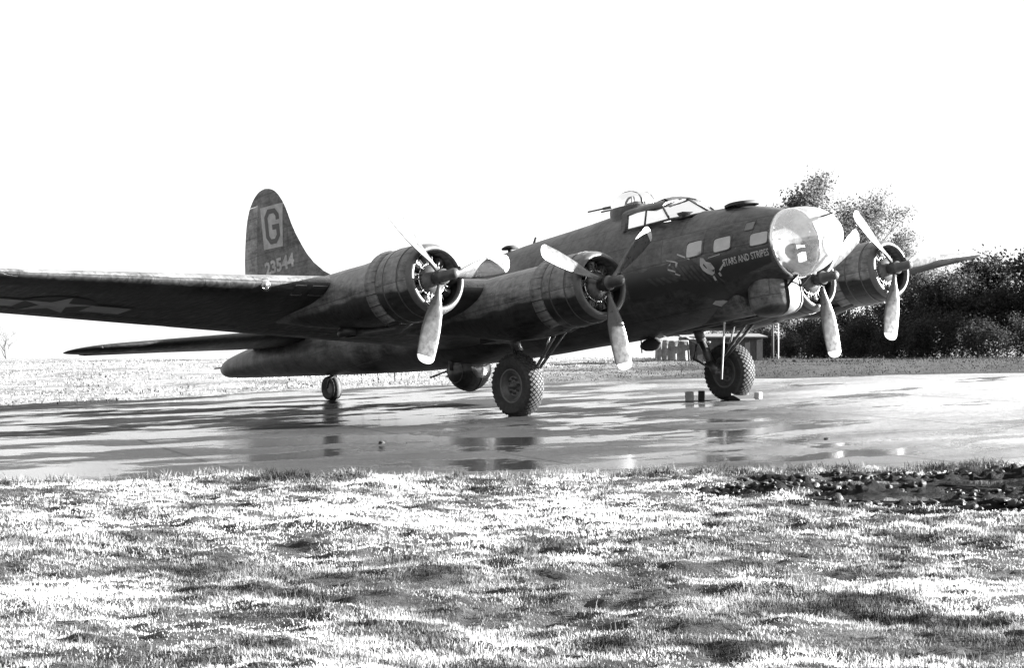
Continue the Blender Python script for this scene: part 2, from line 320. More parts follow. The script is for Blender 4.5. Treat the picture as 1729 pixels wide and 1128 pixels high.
# pavement sheet
def pave_mat():
    m = bpy.data.materials.new('wet_pavement'); m.use_nodes = True; N, L = m.node_tree.nodes, m.node_tree.links; b = N['Principled BSDF']
    g = N.new('ShaderNodeNewGeometry')
    mp = N.new('ShaderNodeMapping'); mp.inputs['Rotation'].default_value = (0, 0, R(-50)); mp.inputs['Scale'].default_value = (1.0, .55, 1); L.new(g.outputs['Position'], mp.inputs[0])
    def noise(s, d=6, r=.6, v=None, off=0):
        n = N.new('ShaderNodeTexNoise'); n.inputs['Scale'].default_value = s; n.inputs['Detail'].default_value = d; n.inputs['Roughness'].default_value = r
        a = N.new('ShaderNodeVectorMath'); a.operation = 'ADD'; a.inputs[1].default_value = (off, off*.7, 0); L.new(v or mp.outputs[0], a.inputs[0]); L.new(a.outputs[0], n.inputs['Vector']); return n.outputs[0]
    def mapr(a, f0, f1, t0, t1):
        n = N.new('ShaderNodeMapRange'); L.new(a, n.inputs[0])
        for i, q in enumerate((f0, f1, t0, t1)): n.inputs[i+1].default_value = q
        return n.outputs[0]
    def mth(op, a, b_):
        n = N.new('ShaderNodeMath'); n.operation = op
        for i, q in enumerate((a, b_)):
            if isinstance(q, (int, float)): n.inputs[i].default_value = q
            else: L.new(q, n.inputs[i])
        return n.outputs[0]
    wet = noise(.42, 7, .62, None, 3.7)
    puddle = mapr(wet, .50, .53, 0, 1)
    damp = mapr(noise(.23, 8, .6, None, 11), .4, .6, 0, 1)
    fine = noise(7, 8, .7, g.outputs['Position']); grit = noise(55, 4, .6, g.outputs['Position'])
    c = mth('MULTIPLY', mth('MULTIPLY', mapr(damp, 0, 1, .036, .022), mapr(fine, .3, .7, .65, 1.35)), mapr(grit, .3, .7, .6, 1.4))
    sp = N.new('ShaderNodeSeparateXYZ'); L.new(g.outputs['Position'], sp.inputs[0])
    dry = mapr(mth('ADD', mth('ADD', mth('MULTIPLY', sp.outputs[0], .64), mth('MULTIPLY', sp.outputs[1], .77)), mth('MULTIPLY', mth('SUBTRACT', noise(.3, 4, .6, None, 5), .5), 14)), -4, 3, 0, 1)
    puddle = mapr(mth('SUBTRACT', mth('ADD', wet, mth('MULTIPLY', mth('SUBTRACT', noise(2.2, 8, .7, None, 9), .5), .12)), mth('MULTIPLY', dry, .10)), .475, .515, 0, 1)
    c = mth('MULTIPLY', c, mapr(dry, 0, 1, 1, 6.5))  # drier right side made paler: sunlit brightness put into the colour
    c = mth('MULTIPLY', c, mapr(puddle, 0, 1, 1, .5))
    # joints between slabs
    bt = N.new('ShaderNodeTexBrick'); bt.inputs['Scale'].default_value = 1; bt.offset = 0; bt.inputs['Brick Width'].default_value = 6; bt.inputs['Row Height'].default_value = 4.5; bt.inputs['Mortar Size'].default_value = .03
    mp2 = N.new('ShaderNodeMapping'); mp2.inputs['Rotation'].default_value = (0, 0, R(22)); L.new(g.outputs['Position'], mp2.inputs[0]); L.new(mp2.outputs[0], bt.inputs['Vector'])
    c = mth('MULTIPLY', c, mapr(bt.outputs['Fac'], 0, 1, 1, .3))
    L.new(c, b.inputs['Base Color'])
    ro = mth('ADD', mapr(damp, 0, 1, .75, .42), mapr(fine, .3, .7, -.1, .12))
    mx = N.new('ShaderNodeMix'); mx.data_type = 'FLOAT'; L.new(puddle, mx.inputs[0]); L.new(ro, mx.inputs[2]); mx.inputs[3].default_value = .13; L.new(mx.outputs[0], b.inputs['Roughness']); L.new(mapr(puddle, 0, 1, .12, .65), b.inputs['Specular IOR Level'])
    h = mth('ADD', mth('MULTIPLY', grit, .014), mth('MULTIPLY', fine, .03))
    h = mth('ADD', mth('MULTIPLY', h, mapr(puddle, 0, 1, 1, .04)), mth('MULTIPLY', noise(5, 3, .5, g.outputs['Position']), .0011))
    h = mth('ADD', h, mth('MULTIPLY', bt.outputs['Fac'], -.01))
    bp = N.new('ShaderNodeBump'); bp.inputs['Strength'].default_value = .7; bp.inputs['Distance'].default_value = 1; L.new(h, bp.inputs['Height']); L.new(bp.outputs[0], b.inputs['Normal'])
    return m
nt_, nr_ = 420, 50; V = [(PC[0], PC[1], float(tz(PC[1]))+.006)]; F = []
for i in range(1, nr_+1):
    t = np.arange(nt_)*2*math.pi/nt_-math.pi; r = (pad_r(t)+.12)*(i/nr_); x = PC[0]+r*np.cos(t); y = PC[1]+r*np.sin(t); z = tz(y)+.004
    V += list(zip(x, y, z))
for j in range(nt_): F.append((0, 1+j, 1+(j+1) % nt_))
for i in range(nr_-1):
    for j in range(nt_):
        a = 1+i*nt_+j; b_ = 1+i*nt_+(j+1) % nt_; F.append((a, a+nt_, b_+nt_, b_))
pave = mk('pavement', V, F, pave_mat()); tag(pave, 'wet rain-streaked round hardstand pavement under the bomber', None, None, 'structure')

# ------------------------------------------------------------------ the bomber; its own frame: s metres aft of the nose tip, y to port, z up
AM = Matrix(((0.990302, -0.005496, -0.138823), (0, 0.999217, -0.039562), (0.138932, 0.039179, 0.989527)))
AO = Vector((-0.522956, -0.147474, -3.724702))
ROOT_W = Vector((-6.13, .08, .125)); P0 = AM.transposed() @ ROOT_W + AO
bomber = bpy.data.objects.new('bomber', None); col.objects.link(bomber)
bomber.matrix_world = AM.to_4x4(); bomber.location = ROOT_W
tag(bomber, 'dark four-engined bomber with clear plastic nose parked on the wet hardstand', 'bomber')
def P(s, y, z): return (-s, y, z)
def part(name, mb, m=None, loc=None, parent=None, smooth=True, mats=None, ang=None):
    "a part of the bomber; loc in the bomber's frame; a sub-part inherits its parent's frame"
    if parent is None: l = Vector(loc or (0, 0, 0))-P0; pp = bomber
    else: l = Vector(loc or (0, 0, 0)); pp = parent
    o = mb.build(name, m, pp, l, smooth, mats)
    if ang: auto(o, ang)
    return o

# --- fuselage
f_top = pchip([1.16, 2, 2.66, 3.35, 4.2, 5.2, 5.95, 7, 9, 9.94, 11.76, 13.5, 15, 17, 19, 20.5, 22, 22.5, 22.78], [.63, .86, .97, 1.03, 1.38, 1.46, 1.46, 1.42, 1.37, 1.32, 1.22, 1.1, 1.0, .93, .85, .76, .62, .52, .34])
f_bot = pchip([1.16, 1.9, 2.6, 3.1, 3.9, 5.8, 7.5, 8.7, 11.3, 13, 16.6, 19.8, 22.1, 22.5, 22.78], [-.77, -.86, -1.02, -1.15, -1.29, -1.345, -1.29, -1.26, -1.12, -1.02, -.65, -.28, .0, .07, .26])
f_hw = pchip([1.16, 2, 2.66, 3.5, 4.5, 8, 10, 12, 14, 16, 18, 20, 22, 22.5, 22.78], [.70, .93, 1.04, 1.12, 1.15, 1.15, 1.12, 1.06, .96, .82, .66, .5, .36, .26, .06])
def f_zc(s): return (f_top(s)*.42+f_bot(s)*.58)+.02
NU = 1.9
def deck(s): return .9+.02*(s-3.4) if 3.42 < s < 5.13 else 9
def fring(s, n=64, dk=True):
    zt, zb, hw, zc = f_top(s), f_bot(s), f_hw(s), f_zc(s); out = []
    for k in range(n):
        t = 2*math.pi*k/n; c_, s_ = math.cos(t), math.sin(t)
        e = 2/NU if s_ > 0 else 1.0
        y = hw*math.copysign(abs(c_)**e, c_); z = zc+(zt-zc)*abs(s_)**e if s_ > 0 else zc-(zc-zb)*abs(s_)
        if dk and z > deck(s): z = deck(s)
        out.append(P(s, y, z))
    return out
def surf_y(s, z):
    zt, zb, hw, zc = f_top(s), f_bot(s), f_hw(s), f_zc(s)
    if z >= zc: q = min((z-zc)/(zt-zc), .999); return hw*(1-q**NU)**(1/NU)
    q = min((zc-z)/(zc-zb), .999); return hw*math.sqrt(1-q*q)
def surf_pt(s, z, side=-1, off=0.):
    y = surf_y(s, z); e = .02
    ds = (surf_y(s+e, z)-surf_y(s-e, z))/(2*e); dz = (surf_y(s, z+e)-surf_y(s, z-e))/(2*e)
    n = Vector((ds, 1, -dz)).normalized()       # outward for +y side in (x=-s,y,z)
    p = Vector((-s, y, z))+n*off
    return Vector((p.x, p.y*side, p.z))
ss = sorted(set([1.16, 1.2, 1.3]+[round(1.4+.2*i, 2) for i in range(106)]+[3.41, 3.43, 5.12, 5.14, 22.55, 22.65, 22.72, 22.76, 22.78]))
ss = [s for s in ss if s <= 22.78]
mb = MB(); mb.loft([fring(s) for s in ss], True, False, True)
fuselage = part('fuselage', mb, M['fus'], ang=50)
mb = MB(); mb.loft([[Vector(p)*1 for p in fring(s, 40)] for s in (2.3, 2.32)], True, True, True)
for v_i in range(len(mb.V)): x, y, z = mb.V[v_i]; mb.V[v_i] = (x, y*.97, z*.97)
part('bulkhead', mb, M['hub'], parent=fuselage, loc=(0, 0, 0))
# floor and fittings seen through the nose
mb = MB(); mb.box((-1.55, 0, -.52), (1.3, .9, .03)); mb.box((-1.25, .1, -.32), (.3, .25, .4)); mb.box((-1.6, -.35, -.2), (.5, .2, .5)); mb.tube([(-1.2, .1, -.2), (-.6, .05, -.3)], .05); mb.tube([(-1.1, -.3, .1), (-.55, -.2, .05)], .02)
mb.tube([(-1.3, .2, .3), (-1.0, -.2, -.45)], .015); mb.tube([(-1.25, -.3, .35), (-.8, .25, -.3)], .015); mb.box((-1.7, .4, .15), (.5, .15, .4))
part('nose_fittings', mb, M['engine'], parent=fuselage, smooth=False)

# --- nose cone of clear plastic with its ring
zt, zb = .63, -.77; cz = (zt+zb)/2
prof = [(1.17, .705), (1.05, .705), (.9, .69), (.72, .655), (.55, .60), (.38, .52), (.24, .42), (.12, .30), (.045, .18), (.008, .07), (0, .002)]
mb = MB(); rings = []
for i, (s, r) in enumerate(prof):
    zc = cz+.03*(1.16-s); rings.append([P(s, .995*r*math.cos(t), zc+r*math.sin(t)) for t in [2*math.pi*k/48 for k in range(48)]])
mb.loft(rings)
nose = part('nose_cone', mb, M['nose_glass'])
mb = MB()
ring = []
for (s, dr) in ((1.20, .0), (1.20, .018), (1.12, .02), (1.10, .008), (1.10, -.006)):
    ring.append([P(s, (.70+dr)*math.cos(t), cz+(.70+dr)*math.sin(t)) for t in [2*math.pi*k/64 for k in range(65)]])
mb.loft(ring, False); part('nose_ring', mb, M['bright'], parent=nose)
mb = MB(); mb.lathe([(-.27, .0), (-.27, .22), (-.25, .22), (-.25, .2), (-.26, 0)], 'x', 24, (0, 0, -.28)); part('aiming_pane', mb, M['nose_glass'], parent=nose)
mb = MB(); mb.tube([(-.75, -.12, .28), (.12, -.22, .3)], .018); mb.tube([(-.35, -.16, .29), (-.75, -.1, .28)], .035); part('gun_barrel', mb, M['engine'], parent=nose)

# --- side windows of the nose (frames proud of the skin)
def surf_patch(name, s0, z0, w, h, parent, m, off=.006, skew=0., slope=0., rad=.35, n=8, side=-1):
    "rounded pane lying on the fuselage side, centre (s0,z0)"
    pts = []
    k = 28
    for i in range(k):
        t = 2*math.pi*i/k; c_, s_ = math.cos(t), math.sin(t); e = rad
        pts.append((math.copysign(abs(c_)**e, c_)*w/2, math.copysign(abs(s_)**e, s_)*h/2))
    V = []; F = []; rr = [1, .66, .33]
    for q in rr:
        for (u, v) in pts: V.append(tuple(surf_pt(s0+u*q+skew*v*q, z0+v*q-slope*u*q, side, off)))
    V.append(tuple(surf_pt(s0, z0, side, off)))
    for a in range(2):
        for i in range(k): F.append((a*k+i, a*k+(i+1) % k, (a+1)*k+(i+1) % k, (a+1)*k+i))
    for i in range(k): F.append((2*k+i, 2*k+(i+1) % k, 3*k))
    b = MB(); b.add(V, F); pane = part(name, b, m, parent=parent)
    b = MB(); o1 = [tuple(surf_pt(s0+u+skew*v, z0+v-slope*u, side, off+.012)) for (u, v) in pts]
    o2 = [tuple(surf_pt(s0+u*1.14+skew*v*1.14, z0+v*1.16-slope*u*1.14, side, off+.008)) for (u, v) in pts]; o3 = [tuple(surf_pt(s0+u*1.16+skew*v*1.16, z0+v*1.2-slope*u*1.16, side, -.004)) for (u, v) in pts]
    o0 = [tuple(surf_pt(s0+u+skew*v, z0+v-slope*u, side, off-.004)) for (u, v) in pts]
    b.loft([o0, o1, o2, o3]); part('window_frame', b, M['fus'], parent=fuselage)
    return pane
WINS = [(2.98, .15, .42, .31), (2.26, .12, .42, .28), (1.43, .08, .38, .25)]
for side in (-1, 1):
    for (s0, z0, w, h) in WINS: surf_patch('side_window', s0, z0, w, h, fuselage, M['pane'], side=side, slope=.02)
surf_patch('hatch_patch', 1.68, .38, .2, .17, fuselage, M['mgrey'])

# --- cockpit canopy: roof plate, frames, panes over the cut-down deck
roof = [(4.02, 1.225, 1.41), (4.2, 1.24, 1.45), (4.6, 1.25, 1.475), (5.0, 1.25, 1.475), (5.2, 1.25, 1.465)]
mb = MB(); rr = []
for (s, ze, zt_) in roof:
    w = .80 if s > 4.1 else .72; ring = []
    for k in range(17): t = math.pi*k/16; ring.append(P(s, w*math.cos(t), ze+(zt_-ze)*math.sin(t)**.9))
    for k in range(17): t = math.pi-math.pi*k/16; ring.append(P(s, (w-.02)*math.cos(t), ze-.03+(zt_-ze)*math.sin(t)**.9))
    rr.append(ring)
mb.loft(rr, True, True, True); canopy = part('canopy_roof', mb, M['fus'], ang=40)
mb = MB(); mb.loft([[P(3.93+.12*abs(y), y, 1.40-.25*y*y+.02) for y in (-.5, -.25, 0, .25, .5)], [P(4.15, y, 1.50-.22*y*y) for y in (-.5, -.25, 0, .25, .5)], [P(4.42, y, 1.475-.2*y*y) for y in (-.5, -.25, 0, .25, .5)]], False)
part('roof_visor', mb, M['fus'], parent=canopy)
for sd in (-1, 1):
    A0, A1 = P(3.74, sd*.84, .915), P(4.03, sd*.70, 1.235); B0, B1 = P(4.46, sd*.88, .915), P(4.44, sd*.79, 1.245); D0, D1 = P(5.02, sd*.89, .92), P(5.02, sd*.80, 1.25)
    C0, C1 = P(3.36, 0, 1.0), P(4.0, 0, 1.42)
    for a_, b_, r_ in ((A0, A1, .03), (B0, B1, .022), (D0, D1, .04), (A0, D0, .028), (A1, D1, .028), (C0, A0, .03), (C1, A1, .03)):
        mb = MB(); mb.tube([a_, b_], r_, 6); part('canopy_frame', mb, M['fus'], parent=canopy)
    mb = MB(); mb.add([D0, P(5.2, sd*.89, .92), P(5.2, sd*.80, 1.27), D1], [(0, 1, 2, 3)]); part('canopy_corner_plate', mb, M['fus'], parent=canopy)
    for q in ((A0, B0, B1, A1), (B0, D0, D1, B1), (C0, A0, A1, C1)):
        mb = MB(); mb.add(q, [(0, 1, 2, 3)]); part('canopy_pane', mb, M['glass'], parent=canopy, smooth=False)
mb = MB(); mb.tube([P(3.36, 0, 1.0), P(4.04, 0, 1.43)], .028, 6); part('canopy_frame', mb, M['fus'], parent=canopy)
# coaming and seat backs low inside
mb = MB(); mb.box(P(3.75, 0, .98), (.35, 1.2, .14)); part('instrument_coaming', mb, M['dark'], parent=canopy)
# aft wall of the cockpit joining spine: thick side panels between pane end and turret are the fuselage itself
# --- astro dome cover
mb = MB(); mb.lathe([(-.02, .36), (.03, .36), (.055, .30), (.065, .001)], 'z', 24, P(2.45, 0, .965)); part('astrodome_cover', mb, M['dark'])

# --- top turret
tb = Vector(P(5.62, 0, 1.34))
mb = MB(); mb.lathe([(-.1, .54), (.13, .54), (.2, .52), (.2, .02)], 'z', 36, tuple(tb)); turret = part('top_turret', mb, M['fus'], ang=40)
mb = MB(); mb.lathe([(.19, .50), (.32, .495), (.44, .42), (.52, .28), (.55, .12), (.555, .001)], 'z', 32, tuple(tb)); part('turret_dome', mb, M['glass'], parent=turret)
def arc(fn, n=10): return [fn(i/n) for i in range(n+1)]
for yy in (-.17, .17):
    mb = MB(); mb.tube(arc(lambda t: (tb.x+.46*math.cos(math.pi*t), yy+tb.y, tb.z+.2+.335*math.sin(math.pi*t)**.8), 12), .027, 6); part('turret_frame', mb, M['engine'], parent=turret)
for a in (50, 130, 230, 310):
    mb = MB(); a_ = R(a); mb.tube([(tb.x+.46*math.sin(a_), .46*math.cos(a_), tb.z+.19), (tb.x+.44*math.sin(a_), .44*math.cos(a_), tb.z+.33), (tb.x+.30*math.sin(a_), .3*math.cos(a_), tb.z+.485)], .014, 6); part('turret_frame', mb, M['engine'], parent=turret)
for yy in (-.2, .2):
    mb = MB(); mb.tube([(tb.x-.3, yy, tb.z+.30), (tb.x-.75, yy, tb.z+.325)], .034, 8); mb.tube([(tb.x-.75, yy, tb.z+.325), (tb.x-1.25, yy, tb.z+.35)], .02, 8); part('gun_barrel', mb, M['engine'], parent=turret)
mb = MB(); mb.box((tb.x+.05, 0, tb.z+.24), (.35, .3, .12)); part('gun_sight', mb, M['dark'], parent=turret)

# --- chin turret under the nose: drum with two gun slots, a sunken fairing behind it
ct = Vector(P(1.86, 0, -.80))
def drum(a0, a1, n, sc_=1.):
    b = MB(); b.lathe([(.12, .52*sc_), (-.04, .545*sc_), (-.25, .55*sc_), (-.42, .535*sc_), (-.53, .48*sc_), (-.60, .38*sc_), (-.64, .2*sc_), (-.65, .001)], 'z', n, tuple(ct), a0, a1); return b
# angle t: x = sin, y = cos, so forward (+x) is 90 degrees
chin = part('chin_turret', drum(R(116), R(424), 44), M['chin'])
part('chin_center_panel', drum(R(73), R(107), 8), M['chinp'], parent=chin)
part('slot_recess', drum(R(64), R(116), 12, .93), M['dark'], parent=chin)
for yy in (-.2, .2):
    mb = MB(); mb.tube([(ct.x+.42, yy, ct.z-.18), (ct.x+1.42, yy, ct.z+.44)], .026, 8); part('gun_barrel', mb, M['dark'], parent=chin)
mb = MB(); rings = []
for s_, w_, z0 in ((2.46, .50, -1.32), (2.6, .49, -1.33), (2.9, .46, -1.33), (3.3, .38, -1.33), (3.7, .25, -1.33), (4.0, .1, -1.31)):
    rings.append([P(s_, w_*math.cos(t), -.9+(z0+.9)*math.sin(t)**.7) for t in [math.pi*k/14 for k in range(15)]])
mb.loft(rings, False, True); part('chin_fairing', mb, M['chin'], parent=chin)
# --- ball turret
bc = Vector(P(11.95, 0, -1.16))
mb = MB(); n_ = 20
mb.lathe([(-.52*math.cos(math.pi*k/18), max(.52*math.sin(math.pi*k/18), .001)) for k in range(19)], 'z', 32, tuple(bc)); ball = part('ball_turret', mb, M['chin'])
mb = MB(); mb.lathe([(-.02, .50), (.0, .535), (.03, .535), (.05, .5)], 'y', 32, tuple(bc)); part('turret_band', mb, M['hub'], parent=ball)
for aa in (35, 90, 145):
    mb = MB(); mb.tube([(bc.x+.525*math.cos(t)*math.sin(R(aa)), bc.y+.525*math.cos(R(aa)), bc.z+.525*math.sin(t)*math.sin(R(aa))) for t in [2*math.pi*k/32 for k in range(33)]], .012, 5, False); part('turret_rib', mb, M['hub'], parent=ball)
mb = MB(); mb.lathe([(.35, .28), (.49, .26), (.53, .2), (.545, .001)], 'x', 24, tuple(bc)); part('turret_window', mb, M['pane'], parent=ball)
for yy in (-.25, .25):
    mb = MB(); mb.tube([(bc.x-.35, yy, bc.z+.06), (bc.x-1.2, yy, bc.z-.02)], .025, 8); part('gun_barrel', mb, M['engine'], parent=ball)
for yy in (-.53, .53):
    mb = MB(); mb.tube([(bc.x, yy, bc.z), (bc.x, yy, bc.z+.5)], .05, 8); part('turret_yoke', mb, M['strut'], parent=ball)

# --- wings
def yt(x, t): x = min(max(x, 0), 1); return t/.2*(.2969*math.sqrt(x)-.126*x-.3516*x*x+.2843*x**3-.1036*x**4)
TIPY = 16.1
def wing_sec(ay):
    le = 6.05+.145*ay; te = 11.84-.065*ay; k = 0.
    d = ay-(TIPY-1.15)
    if d > 0:
        q = min(d/1.15, 1); sh = 1-math.sqrt(max(1-q*q, 0)); c = te-le; le += c*.16*sh; te -= c*.82*sh
    zle = -.36+.0787*ay; zte = zle-.066*(te-le)
    th = .18-(.18-.10)*ay/TIPY
    return le, te, zle, zte, th
def wing_pt(ay, x, up):
    le, te, zle, zte, th = wing_sec(ay); c = te-le
    camb = .02*c*math.sin(math.pi*min(x*1.1, 1))*(1 if 1 else 0)
    z = zle+(zte-zle)*x+(yt(x, th)*c)*(1 if up else -1)*(1.08 if up else .92)+camb
    return le+c*x, z
def wing_ring(ay, sd, n=26, shrink=1):
    xs = [(1-math.cos(math.pi*i/n))/2 for i in range(n+1)]; r = []
    for x in reversed(xs): s, z = wing_pt(ay, x, True); r.append(P(s, sd*ay, z))
    for x in xs[1:-1]: s, z = wing_pt(ay, x, False); r.append(P(s, sd*ay, z))
    return r
ays = [.3, .9, 1.2, 2, 3, 4, 5, 6, 7, 8, 9, 10, 11, 12, 13, 14, 14.66, 14.9, 15.2, 15.45, 15.65, 15.8, 15.92, 16.01, 16.06, 16.09, 16.098]
wings = {}
for sd in (-1, 1):
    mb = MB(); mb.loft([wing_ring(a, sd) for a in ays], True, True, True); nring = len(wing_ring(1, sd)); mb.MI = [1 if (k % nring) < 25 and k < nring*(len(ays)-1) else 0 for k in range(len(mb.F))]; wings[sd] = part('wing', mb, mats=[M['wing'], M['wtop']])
    # flap and aileron gap strips, fuel caps etc. as thin proud strips below
    for (a0, a1, nm) in ((4.2, 8.6, 'flap'), (9.0, 14.4, 'aileron')):
        mb = MB(); rings = []
        for i in range(9):
            a = a0+(a1-a0)*i/8; r = []
            for x in (.80, .85, .9, .95, .995): s, z = wing_pt(a, x, False); r.append(P(s, sd*a, z-.006))
            for x in (.995, .9, .80): s, z = wing_pt(a, x, False); r.append(P(s, sd*a, z+.004))
            rings.append(r)
        mb.loft(rings, True, True, True); part(nm, mb, M['fabric'] if nm == 'none' else M['wing'], parent=wings[sd], smooth=False)
    # wing root fillet
    mb = MB(); rings = []
    for i in range(15):
        x = i/14; s, zu = wing_pt(1.1, x, True); r = []
        for k in range(6):
            q = k/5; yy = 1.55-.62*math.sin(q*math.pi/2); r.append(P(s, sd*yy, zu-.05+.45*(1-math.cos(q*math.pi/2))*(.25+.75*x)))
        rings.append(r)
    mb.loft(rings, False); part('wing_fillet', mb, M['fus'], parent=fuselage)
# leading edge openings and the landing light
def le_slot(ay0, ay1, sd, h=.085, name='air_intake'):
    mb = MB(); rings = []
    for a in (ay0, ay0+.04, (ay0+ay1)/2, ay1-.04, ay1):
        hh = h*(.75 if a in (ay0, ay1) else 1); le, te, zle, zte, th = wing_sec(a); r = []
        for k in range(9):
            t = math.pi*2*k/9; zz = zle-.10+hh*math.sin(t)
            # x on lower/upper front surface at that height
            best = min(((abs(wing_pt(a, x, False)[1]-zz), x) for x in [j*.002 for j in range(60)]), key=lambda q: q[0])[1]
            s, z = wing_pt(a, best, False); r.append(P(s-.012+.0*math.cos(t), sd*a+.02*math.cos(t), zz))
        rings.append(r)
    mb.loft(rings, True, True, True); part(name, mb, M['dark'], parent=wings[sd], smooth=False)
    mb = MB()
    loop = []
    for a, zz in ((ay0, -h), (ay0, h), (ay1, h), (ay1, -h), (ay0, -h)):
        le, te, zle, zte, th = wing_sec(a); z = zle-.10+zz; best = min(((abs(wing_pt(a, x, False)[1]-z), x) for x in [j*.002 for j in range(60)]), key=lambda q: q[0])[1]
        s, _ = wing_pt(a, best, False); loop.append(P(s-.01, sd*a, z))
    mb.tube(loop, .014, 6); part('intake_rim', mb, M['mgrey'], parent=wings[sd])
for sd in (-1, 1):
    le_slot(7.3, 7.6, sd, .075); le_slot(7.75, 7.97, sd, .075); le_slot(5.05, 5.3, sd, .13)
    le, te, zle, zte, th = wing_sec(8.6)
    mb = MB(); mb.lathe([(-.05, .115), (.02, .11), (.05, .09), (.08, .05), (.085, .001)], 'x', 20, P(le+.05, sd*8.6, zle-.03)); part('landing_light', mb, M['glass'], parent=wings[sd])
    mb = MB(); mb.lathe([(-.03, .09), (-.06, .001)], 'x', 20, P(le+.04, sd*8.6, zle-.03)); mb.lathe([(.0, .03), (.05, .03), (.05, .001)], 'x', 12, P(le+.05, sd*8.6, zle-.03)); part('lamp_reflector', mb, M['bright'], parent=wings[sd])
    mb = MB(); mb.lathe([(-.06, .12), (-.02, .135), (.02, .13), (.02, .112), (-.02, .112)], 'x', 20, P(le+.05, sd*8.6, zle-.03)); part('lamp_rim', mb, M['wing'], parent=wings[sd])

# --- fin and rudder
fle = pchip([.2, 1.0, 1.15, 1.3, 1.6, 1.97, 2.31, 2.74, 3.2, 3.56, 4.26, 4.58, 4.75, 4.83, 4.86], [12.6, 12.7, 13.2, 14.6, 16.0, 16.97, 17.59, 18.06, 18.38, 18.59, 18.88, 19.11, 19.33, 19.56, 19.75])
fte = pchip([.2, .65, 1.2, 2.77, 3.75, 4.29, 4.64, 4.83, 4.86], [21.0, 21.15, 21.25, 21.13, 20.9, 20.67, 20.36, 20.0, 19.8])
fh = pchip([.2, 2.68, 4.43, 4.6, 4.86], [20.55, 20.46, 20.13, 20.1, 19.79])
def fin_t(z): return .20*(1-z/5.2)+.05
def fin_y(s, z):
    le, te = fle(z), fte(z); x = (s-le)/max(te-le, .01); return min(yt(x, .5), 1)*2*fin_t(z)*.95*min(1, (te-le)/1.2)
zs = [.2, .5, .8, 1.0, 1.15, 1.3, 1.45, 1.6, 1.8, 1.97, 2.2, 2.5, 2.8, 3.1, 3.4, 3.7, 4.0, 4.2, 4.4, 4.55, 4.65, 4.72, 4.78, 4.82, 4.845, 4.857]
def vslab(fa, fb, zlist, n=14, sub=0.):
    rings = []
    for z in zlist:
        a, b_ = fa(z), fb(z); xs = [(1-math.cos(math.pi*i/n))/2 for i in range(n+1)]; r = []
        for x in xs: s = a+(b_-a)*x; r.append(P(s, -max(fin_y(s, z)-sub, .004), z))
        for x in reversed(xs): s = a+(b_-a)*x; r.append(P(s, max(fin_y(s, z)-sub, .004), z))
        rings.append(r)
    return rings
mb = MB(); mb.loft(vslab(fle, lambda z: fh(z)-.003, zs), True, True, True); fin = part('fin', mb, M['fin'], ang=50)
mb = MB(); mb.loft(vslab(lambda z: fh(z)+.003, fte, [z for z in zs if z > .45 and z < 4.45]+[4.455]), True, True, True); rudder = part('rudder', mb, M['fabric'], ang=50)
mb = MB(); mb.loft(vslab(lambda z: fh(z)-.002, fte, [4.47, 4.6, 4.68, 4.74, 4.79, 4.825, 4.85]), True, True, True); part('fin_cap', mb, M['fin'], parent=fin, ang=50)
# --- tailplane
for sd in (-1, 1):
    rings = []
    for a in [.1, .8, 1.6, 2.6, 3.6, 4.6, 5.4, 5.8, 6.05, 6.25, 6.4, 6.5, 6.545]:
        le = 17.35+.235*a; te = 20.75-.075*a; d = a-5.4
        if d > 0: q = min(d/1.15, 1); sh = 1-math.sqrt(max(1-q*q, 0)); c = te-le; le += c*.5*sh; te -= c*.47*sh
        c = te-le; r = []; xs = [(1-math.cos(math.pi*i/14))/2 for i in range(15)]; z0 = .62+.0*a
        for x in reversed(xs): r.append(P(le+c*x, sd*a, z0+yt(x, .12)*c))
        for x in xs[1:-1]: r.append(P(le+c*x, sd*a, z0-yt(x, .12)*c))
        rings.append(r)
    mb = MB(); mb.loft(rings, True, True, True); tp = part('tailplane', mb, M['wing'])
    mb = MB(); rings = []
    for a in (.75, 2, 3.5, 5, 5.75, 5.8):
        s0 = 20.05-.02*a; s1 = (20.80-.075*a) if a < 5.78 else 20.2; rings.append([P(s0, sd*a, .66), P(s0+.05, sd*a, .69), P(s1, sd*a, .63), P(s1, sd*a, .615), P(s0+.05, sd*a, .55), P(s0, sd*a, .58)])
    mb.loft(rings, True, True, True); part('elevator', mb, M['wing'], parent=tp, smooth=False)

# --- engines
ENG = [(4.163, -6.727, -.137, .378, 1), (3.383, -3.191, -.4575, -.122, 0), (3.383, 3.191, -.4575, -.073, 0), (4.163, 6.727, -.137, .313, 1)]
def ring_xz(s, r, zc=0., n=40, lo=1.0, w=1.0):
    out = []
    for k in range(n):
        t = 2*math.pi*k/n; c_, s_ = math.cos(t), math.sin(t); out.append((-s, r*w*c_, zc+r*(s_ if s_ > 0 else s_*lo)))
    return out
